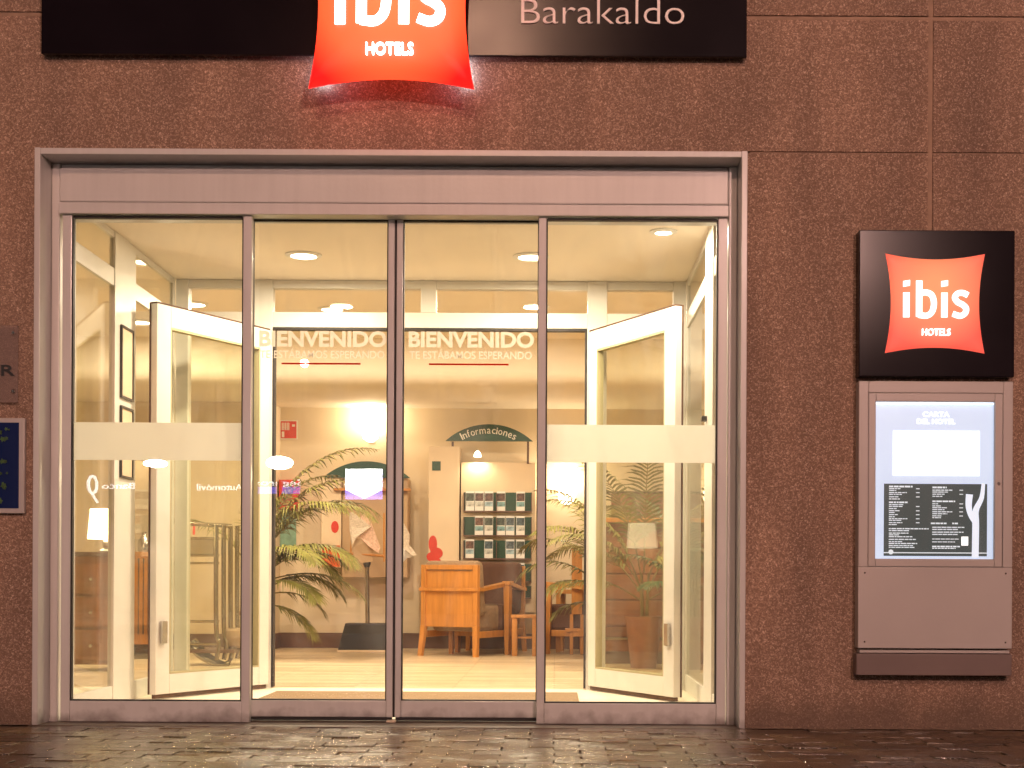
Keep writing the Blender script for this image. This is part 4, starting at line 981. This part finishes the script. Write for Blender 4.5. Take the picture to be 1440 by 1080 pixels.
# ------------------------------------------------------------------ plants
def frond(mb, st_, base, ang, lean, length, droop, nleaf=26, lw=.020, ll=.30):
    """arching rachis with leaflets hanging both sides"""
    pts = []; d = Vector((math.cos(ang), math.sin(ang), 0)); n = 16; p = Vector(base); el = lean
    for i in range(n+1):
        pts.append(p.copy()); step = length/n
        p = p + (d*math.cos(el)+Vector((0, 0, math.sin(el))))*step; el -= droop/n*(.4+1.2*i/n)
    st_.tube([tuple(q) for q in pts], .007, 5, .0015)
    side = d.cross(Vector((0, 0, 1)))
    for k in range(nleaf):
        u = .22+.78*(k+.5)/nleaf; i = min(int(u*n), n-1); f_ = u*n-i; q = pts[i].lerp(pts[i+1], f_); tan = (pts[i+1]-pts[i]).normalized()
        upv = side.cross(tan).normalized()
        L_ = ll*math.sin(math.pi*min(1, .12+u*.9))**.6*random.uniform(.85, 1.1)
        for sg in (-1, 1):
            dr = (side*sg*.85+tan*.75+upv*.25).normalized(); a = q.copy(); ws = tan.cross(dr).cross(dr).normalized()
            m_ = 4; prev = None; o = len(mb.v)
            e = 0
            for s_ in range(m_+1):
                t = s_/m_; wd = lw*(.35+1.3*t if t < .4 else .87*(1-t)/.6)*.5+.0006
                c = a+dr*L_*t+Vector((0, 0, -1))*L_*.5*t*t*random.uniform(.8, 1.3)
                mb.v.append(tuple(c+ws*wd)); mb.v.append(tuple(c-ws*wd))
            for s_ in range(m_):
                b = o+2*s_; mb.f.append((b, b+1, b+3, b+2))
def palm(label, x, y, pot_r, fr, leafm, z0=.004, ph=.35):
    t = thing('palm', label, 'plant', (x, y, z0))
    part('pot', MB().lathe((x, y, z0), [(pot_r*.72, 0), (pot_r, ph), (pot_r*1.08, ph), (pot_r*1.08, ph+.03), (pot_r*.95, ph+.03), (pot_r*.95, ph-.02)], 20), M['pot'], t)
    part('soil', MB().lathe((x, y, z0+ph-.03), [(pot_r*.93, 0), (pot_r*.93, .02)], 20), M['soil'], t)
    for k in range(3):
        part('stem', MB().tube([(x+.02*math.cos(k*2.1), y+.02*math.sin(k*2.1), z0+ph-.02), (x+.035*math.cos(k*2.1), y+.035*math.sin(k*2.1), z0+ph+.35)], .014, 7, .009), M['stem'], t)
    for (ang, lean, L_, dr, hz, nl, ll) in fr:
        mb = MB(); s_ = MB()
        frond(mb, s_, (x+.03*math.cos(R(ang)), y+.03*math.sin(R(ang)), z0+hz), R(ang), R(lean), L_, R(dr), nl, .027, ll)
        f_ = part('frond', mb, leafm, t); part('rachis', s_, M['stem'], f_)
    return t
random.seed(21)
palm('tall palm at the left whose fronds arch across the red cabinet', P(357, 900, 5.0)[0], 5.0, .105, [
    (2, 68, 1.30, 112, .80, 34, .32), (-12, 60, 1.25, 122, .75, 36, .34), (5, 62, 1.25, 120, .75, 30, .34), (-8, 52, 1.0, 125, .6, 28, .30), (14, 30, .8, 110, .55, 26, .28), (8, 76, 1.45, 96, .8, 32, .32), (-20, 44, 1.05, 118, .65, 28, .30), (0, 20, .95, 85, .6, 28, .27), (-25, 70, 1.15, 125, .7, 28, .30), (-5, 45, .85, 110, .62, 26, .28), (20, 40, .75, 120, .5, 24, .26),
    (-30, 25, .70, 100, .55, 24, .25), (10, 15, .62, 95, .5, 22, .24), (-40, 55, .9, 130, .6, 26, .28), (-10, -5, .6, 80, .45, 20, .22), (95, 70, 1.1, 100, .7, 26, .3), (175, 60, 1.0, 110, .7, 26, .3), (35, 75, 1.1, 90, .8, 28, .30), (-15, 30, .8, 105, .7, 26, .26)], M['leaf'])
palm('bushy palm at the right standing in front of the glowing lower wall lamp', P(855, 900, 5.2)[0], 5.2, .15, [
    (178, 48, .85, 120, .55, 24, .26), (160, 62, .95, 125, .6, 24, .28), (200, 30, .62, 110, .55, 22, .24), (185, 10, .5, 80, .45, 20, .22),
    (80, 70, 1.0, 90, .7, 26, .3), (20, 60, 1.0, 110, .7, 26, .3), (-20, 55, .9, 110, .7, 26, .3), (220, 68, 1.0, 120, .6, 24, .28), (140, 75, 1.15, 95, .7, 26, .28), (-70, 65, .8, 110, .6, 24, .26)], M['leaf'])
palm('feathery palm added for the foliage reflected in the right inner door', P(905, 900, 4.1)[0], 4.1, .13, [  # added plant, imitates palm reflections in the right door glass
    (170, 72, 1.1, 95, .6, 28, .28), (150, 55, .95, 110, .55, 26, .28), (200, 60, .9, 110, .6, 26, .26), (10, 70, 1.1, 95, .65, 28, .28), (-20, 50, .9, 110, .55, 26, .28), (40, 60, .9, 100, .55, 26, .26), (180, 35, .7, 95, .5, 22, .24), (0, 30, .7, 100, .5, 22, .24), (-90, 80, 1.2, 70, .7, 28, .28), (230, 75, 1.2, 80, .65, 26, .26)], M['leaf'])
palm('dark leafy plant glimpsed through the right side screen', P(974, 900, 4.0)[0], 4.0, .14, [
    (90, 75, .9, 80, .5, 22, .22), (0, 60, .8, 90, .5, 22, .22), (180, 60, .7, 90, .5, 22, .2), (-90, 65, .7, 90, .5, 22, .2), (45, 40, .6, 90, .5, 20, .2), (225, 45, .6, 90, .45, 20, .2), (135, 70, 1.0, 60, .6, 22, .2)], M['leaf2'])

# ------------------------------------------------------------------ right lobby: wooden reception desk
rx0 = P(838, 800, 5.4)[0]
rd = thing('reception_desk', 'red-brown wooden reception desk behind the right inner door', 'desk', (rx0+1.2, 4.9, 0))
zz = [.10, .30, .50, .70, .90]
for k, z_ in enumerate(zz):
    part('board', MB().bbox(rx0, rx0+2.4, 4.6, 4.63, z_, z_+.19, .006), M['wood_dark'], rd)
part('body', MB().box(rx0+.01, rx0+2.38, 4.63, 5.15, .02, 1.09), M['wood_dark'], rd, smooth=False)
part('plinth', MB().box(rx0+.03, rx0+2.36, 4.62, 4.63, .004, .10), M['base'], rd, smooth=False)
part('counter_top', MB().bbox(rx0-.03, rx0+2.43, 4.54, 5.2, 1.09, 1.125, .005), M['wood'], rd)
part('rail', MB().tube([(rx0+.02, 4.56, .2), (rx0+2.3, 4.56, .2)], .014, 8), M['chrome'], rd)
hp = thing('curtain', 'red-brown draped curtain on the wall above the reception desk', 'curtain', (rx0+1.3, YB-.06, .9))
cmb = MB(); n_ = 60
for k in range(n_+1):
    xx = rx0+.18+2.0*k/n_; yy = YB-.07+.022*math.sin(k*1.1)
    cmb.v += [(xx, yy, .9), (xx, yy, 1.45), (xx, yy+.01, .9), (xx, yy+.01, 1.45)]
for k in range(n_):
    b = 4*k; cmb.f += [(b, b+4, b+5, b+1), (b+2, b+3, b+7, b+6)]
part('cloth', cmb, M['wood_dark'], hp)
part('curtain_rail', MB().tube([(rx0+.1, YB-.06, 1.46), (rx0+2.3, YB-.06, 1.46)], .012, 8), M['chrome'], hp)

# ------------------------------------------------------------------ luggage trolley
Yt = 4.05; T = lambda px, py: P(px, py, Yt)
lt = thing('luggage_trolley', 'chrome tubular luggage trolley seen through the left inner door glass', 'trolley', (T(290, 930)[0], Yt, 0))
def tb(name, pts, r, m='chrome', **k): part(name, MB().tube(pts, r, 8), M[m], lt)
tp = lambda px, py, dy=0: (T(px, py)[0], Yt+dy, T(px, py)[1])
for px_, dy in ((304, 0), (312, .06), (319, .12), (326, .18)):
    part('upright', MB().tube(catmull([tp(px_, 738, dy), tp(px_, 880, dy), tp(px_+4, 905, dy), tp(px_+1, 928, dy-.02)], 5), .017, 10), M['chrome'], lt)
part('top_bar', MB().tube([tp(262, 736), tp(322, 739, .1)], .016, 10), M['chrome'], lt)
part('cross_bar', MB().tube([tp(255, 757), tp(308, 757)], .010, 8), M['chrome'], lt)
part('cross_bar', MB().tube([tp(255, 781), tp(308, 781)], .010, 8), M['chrome'], lt)
part('cross_bar', MB().tube([tp(240, 792), tp(308, 792)], .009, 8), M['chrome'], lt)
part('cross_bar', MB().tube([tp(240, 874), tp(308, 874)], .010, 8), M['chrome'], lt)
part('cross_bar', MB().tube([tp(240, 906), tp(308, 906)], .010, 8), M['chrome'], lt)
part('upright', MB().tube([tp(256, 738), tp(256, 906)], .012, 8), M['chrome'], lt)
part('basket', MB().box(T(258, 0)[0], T(304, 0)[0], Yt-.002, Yt+.16, T(280, 780)[1], T(280, 759)[1]), M['steel'], lt, smooth=False)
for k in range(4):
    part('curved_foot', MB().tube(catmull([tp(262+k*3, 905-k*2, .02*k), tp(278+k*4, 922, .03*k), tp(300+k*4, 934, .03*k), tp(322, 936-k*3, .02*k)], 5), .014, 8), M['chrome'], lt)
part('deck', MB().bbox(T(256, 930)[0], T(330, 930)[0], Yt-.02, Yt+.35, .10, .125, .004), M['base'], lt)
for px_ in (262, 274):
    part('hook', MB().tube([tp(px_, 740, -.02), tp(px_, 752, -.03)], .009, 6), M['red'], lt)
solo('dark_bag', MB().bbox(T(305, 930)[0], T(345, 930)[0], Yt+.05, Yt+.3, .13, .28, .06), M['cushion'], 'dull brown bag lying on the trolley deck', 'bag')

# ------------------------------------------------------------------ left lobby
Yc = 3.4; Cc = lambda px, py: P(px, py, Yc)
cb = thing('side_cabinet', 'dark brown cabinet carrying a table lamp beyond the left screen', 'cabinet', (Cc(130, 900)[0], Yc+.2, 0))
c0, c1 = Cc(100, 900)[0], Cc(159, 900)[0]; ctop = Cc(130, 776)[1]
part('carcass', MB().bbox(c0, c1, Yc, Yc+.42, .05, ctop-.03, .004), M['wood_dark'], cb)
part('top_board', MB().bbox(c0-.02, c1+.02, Yc-.02, Yc+.44, ctop-.03, ctop, .004), M['base'], cb)
for k in range(3):
    z0_ = .08+k*(ctop-.14)/3
    d_ = part('drawer', MB().bbox(c0+.02, c1-.02, Yc-.018, Yc-.001, z0_, z0_+(ctop-.14)/3-.02, .004), M['wood_dark'], cb)
    part('handle', MB().lathe(((c0+c1)/2, Yc-.019, z0_+.10), [(.008, 0), (.012, -.02)], 10, 'Y'), M['steel'], d_)
lx_, lz = Cc(137, 735)
tl_ = thing('table_lamp', 'glowing table lamp with a cream drum shade on the dark cabinet', 'table lamp', (lx_, Yc+.2, ctop))
part('stand', MB().lathe((lx_, Yc+.2, ctop), [(.06, 0), (.06, .012), (.02, .03), (.03, .06), (.014, .10), (.010, .16)], 16), M['steel'], tl_)
sh0, sh1 = Cc(137, 757)[1], Cc(137, 714)[1]
part('lamp_shade', MB().lathe((lx_, Yc+.2, sh0), [(.128, 0), (.110, sh1-sh0)], 24), emit('lit_shade', (1, .80, .48), 10), tl_)
oc = thing('wine_cabinet', 'orange wooden cabinet with barred doors behind the left screen', 'cabinet', (P(200, 900, 4.9)[0], 4.9, 0))
o0, o1 = P(182, 900, 4.9)[0], P(222, 900, 4.9)[0]; ot = P(200, 776, 4.9)[1]
part('carcass', MB().bbox(o0, o1, 4.9, 5.3, .12, ot, .004), M['wood'], oc)
part('plinth', MB().box(o0+.02, o1-.02, 4.92, 5.28, .004, .12), M['black'], oc, smooth=False)
for k in range(5):
    part('bar', MB().box(o0+.03+k*(o1-o0-.06)/4.3, o0+.038+k*(o1-o0-.06)/4.3, 4.885, 4.899, .2, ot-.05), M['black'], oc, smooth=False)
for k, (py0, h_) in enumerate(((772, .16), (772, .22))):
    xx = o0+.07+k*.11
    solo('glass_jar', MB().lathe((xx, 5.05, ot), [(.045, 0), (.05, .05), (.045, h_*.6), (.02, h_*.8), (.02, h_)], 14), M['steel'], 'silvery %s jar on top of the orange cabinet' % ('short' if k == 0 else 'tall'), 'jar')
# small dark device on the wall by the left leaf
dvx, dvz = P(224, 706, 6.45)
solo('wall_device', MB().bbox(dvx-.05, dvx+.05, 6.40, 6.499, dvz-.09, dvz+.11, .01), M['black'], 'small black box fixed to the cream wall left of the trolley', 'wall device')

# ------------------------------------------------------------------ across the street (seen only as reflections)
Yf = -20.0
struct('far_pavement', MB().box(-40, 40, -30, -13.5, -.2, .0), M['kerb'])
opp = thing('opposite_building', 'dark building across the street that the door glass reflects', 'building', (0, Yf-1, 0))
dark = mat('dark_render', (.06, .05, .045), .8, var=.2, vscale=2)
part('wall', MB().box(-22, 22, Yf-1.4, Yf-.4, 0, 9), dark, opp, smooth=False)
for k in range(-9, 10):
    part('window', MB().box(k*2.2-.5, k*2.2+.5, Yf-.40, Yf-.36, 4.2, 5.7), M['sign_black'], opp, smooth=False)
def RX(px, py): return P(px, py, -Yf)           # mirrored position: same X, Z at distance -Yf behind the glass
lw = emit('shop_letters', (.85, .92, 1), 9)
lb = emit('shop_blue', (.10, .12, 1), 7)
def shop_text(word_, px0, px1, py0, py1, label):
    a, b = RX(px0, py0), RX(px1, py1)
    t = thing('shop_sign', label, 'sign', ((a[0]+b[0])/2, Yf, a[1]))
    part('lettering', text_mb(word_, a[0], b[0], RX((px0+px1)/2, py0)[1], RX((px0+px1)/2, py1)[1], Yf+.03, .03, bold=0, face=1), lw, t, smooth=False)
    part('panel', MB().box(a[0]-.1, b[0]+.1, Yf-.05, Yf, a[1]-.1, a[1]+.3), M['sign_black'], t, smooth=False)
shop_text('Automóvil', 279, 343, 690, 680.5, 'lit shop sign reading Automóvil across the street')
shop_text('Banco', 146, 192, 688, 679, 'lit bank sign across the street mirrored at the far left')
shop_text('Seguros', 358, 426, 682, 673, 'lit shop sign with blue band across the street')
a, b = RX(362, 694), RX(424, 684)
bbn = solo('blue_light_band', MB().box(a[0], b[0], Yf+.0, Yf+.04, a[1], b[1]), emit('band_blue', (.12, .10, 1), 5), 'glowing blue band below the shop sign across the street', 'sign', smooth=False)
pg = thing('pentagon_sign', 'bright white pointed shop sign with blue lower corners across the street', 'sign', (RX(511, 680)[0], Yf, RX(511, 702)[1]))
part('blue_plate', MB().prism_xz([RX(485, 702), RX(537, 702), RX(537, 659), RX(485, 659)], Yf-.05, Yf), emit('plate_blue', (.35, .30, 1), 11), pg, smooth=False)
part('white_shield', MB().prism_xz([RX(511, 701), RX(537, 688), RX(537, 659), RX(485, 659), RX(485, 688)], Yf+.002, Yf+.05), emit('plate_white', (1, 1, 1), 22), pg, smooth=False)
rg = thing('round_sign', 'narrow vertical lit sign across the street mirrored near the table lamp', 'sign', (RX(132, 690)[0], Yf, RX(132, 705)[1]))
part('ring', MB().tube([(RX(132+6*math.cos(q_), 680)[0], Yf, RX(132, 682+12*math.sin(q_))[1]) for q_ in [k*math.pi/8 for k in range(17)]], .03, 6), lw, rg)
part('tail', MB().tube([(RX(130, 690)[0], Yf, RX(130, 693)[1]), (RX(139, 705)[0], Yf, RX(139, 708)[1])], .025, 6), lw, rg)

# street lamps and two shop floodlights: posts with glowing globes
STREET = (1.0, .57, .47)
def street_lamp(label, x, y, z, r, k, col=STREET, wide=1):
    t = thing('street_lamp', label, 'street lamp', (x, y, 0), group='street lamps behind the viewer')
    part('post', MB().tube([(x, y, 0), (x, y, z-r*1.3)], .055, 10, .035), M['black'], t)
    part('cap', MB().lathe((x, y, z+r*1.02), [(r*.8, 0), (r*.3, .05), (.01, .08)], 14), M['black'], t)
    prof = [(r*math.sin(math.pi*i/10), -r*math.cos(math.pi*i/10)) for i in range(0, 11)]
    part('globe', MB().lathe((x, y, z), prof, 16).xf(lambda a, b, c: (x+(a-x)*wide, b, c)), emit('lamp_globe', col, k), t)
street_lamp('tall street lamp standing straight behind the viewer', -.78, -11.5, 7.3, .16, 1600, (1, .52, .34))
street_lamp('street lamp right of the viewer', 3.15, -11.5, 4.7, .16, 2350)
street_lamp('street lamp left of the viewer', P(427, 510, 13.0)[0], -13.0, P(427, 510, 13.0)[1], .055, 1500)
street_lamp('low wide floodlight far left of the viewer', P(220, 652, 15)[0], -15, P(220, 652, 15)[1], .06, 200, (1, .9, .8), 3)  # shop floodlight, built as a stretched lamp globe
street_lamp('low bright floodlight left of the viewer', P(392, 650, 15)[0], -15, P(392, 650, 15)[1], .10, 200, (1, .9, .8), 2)  # second shop floodlight, also a widened globe
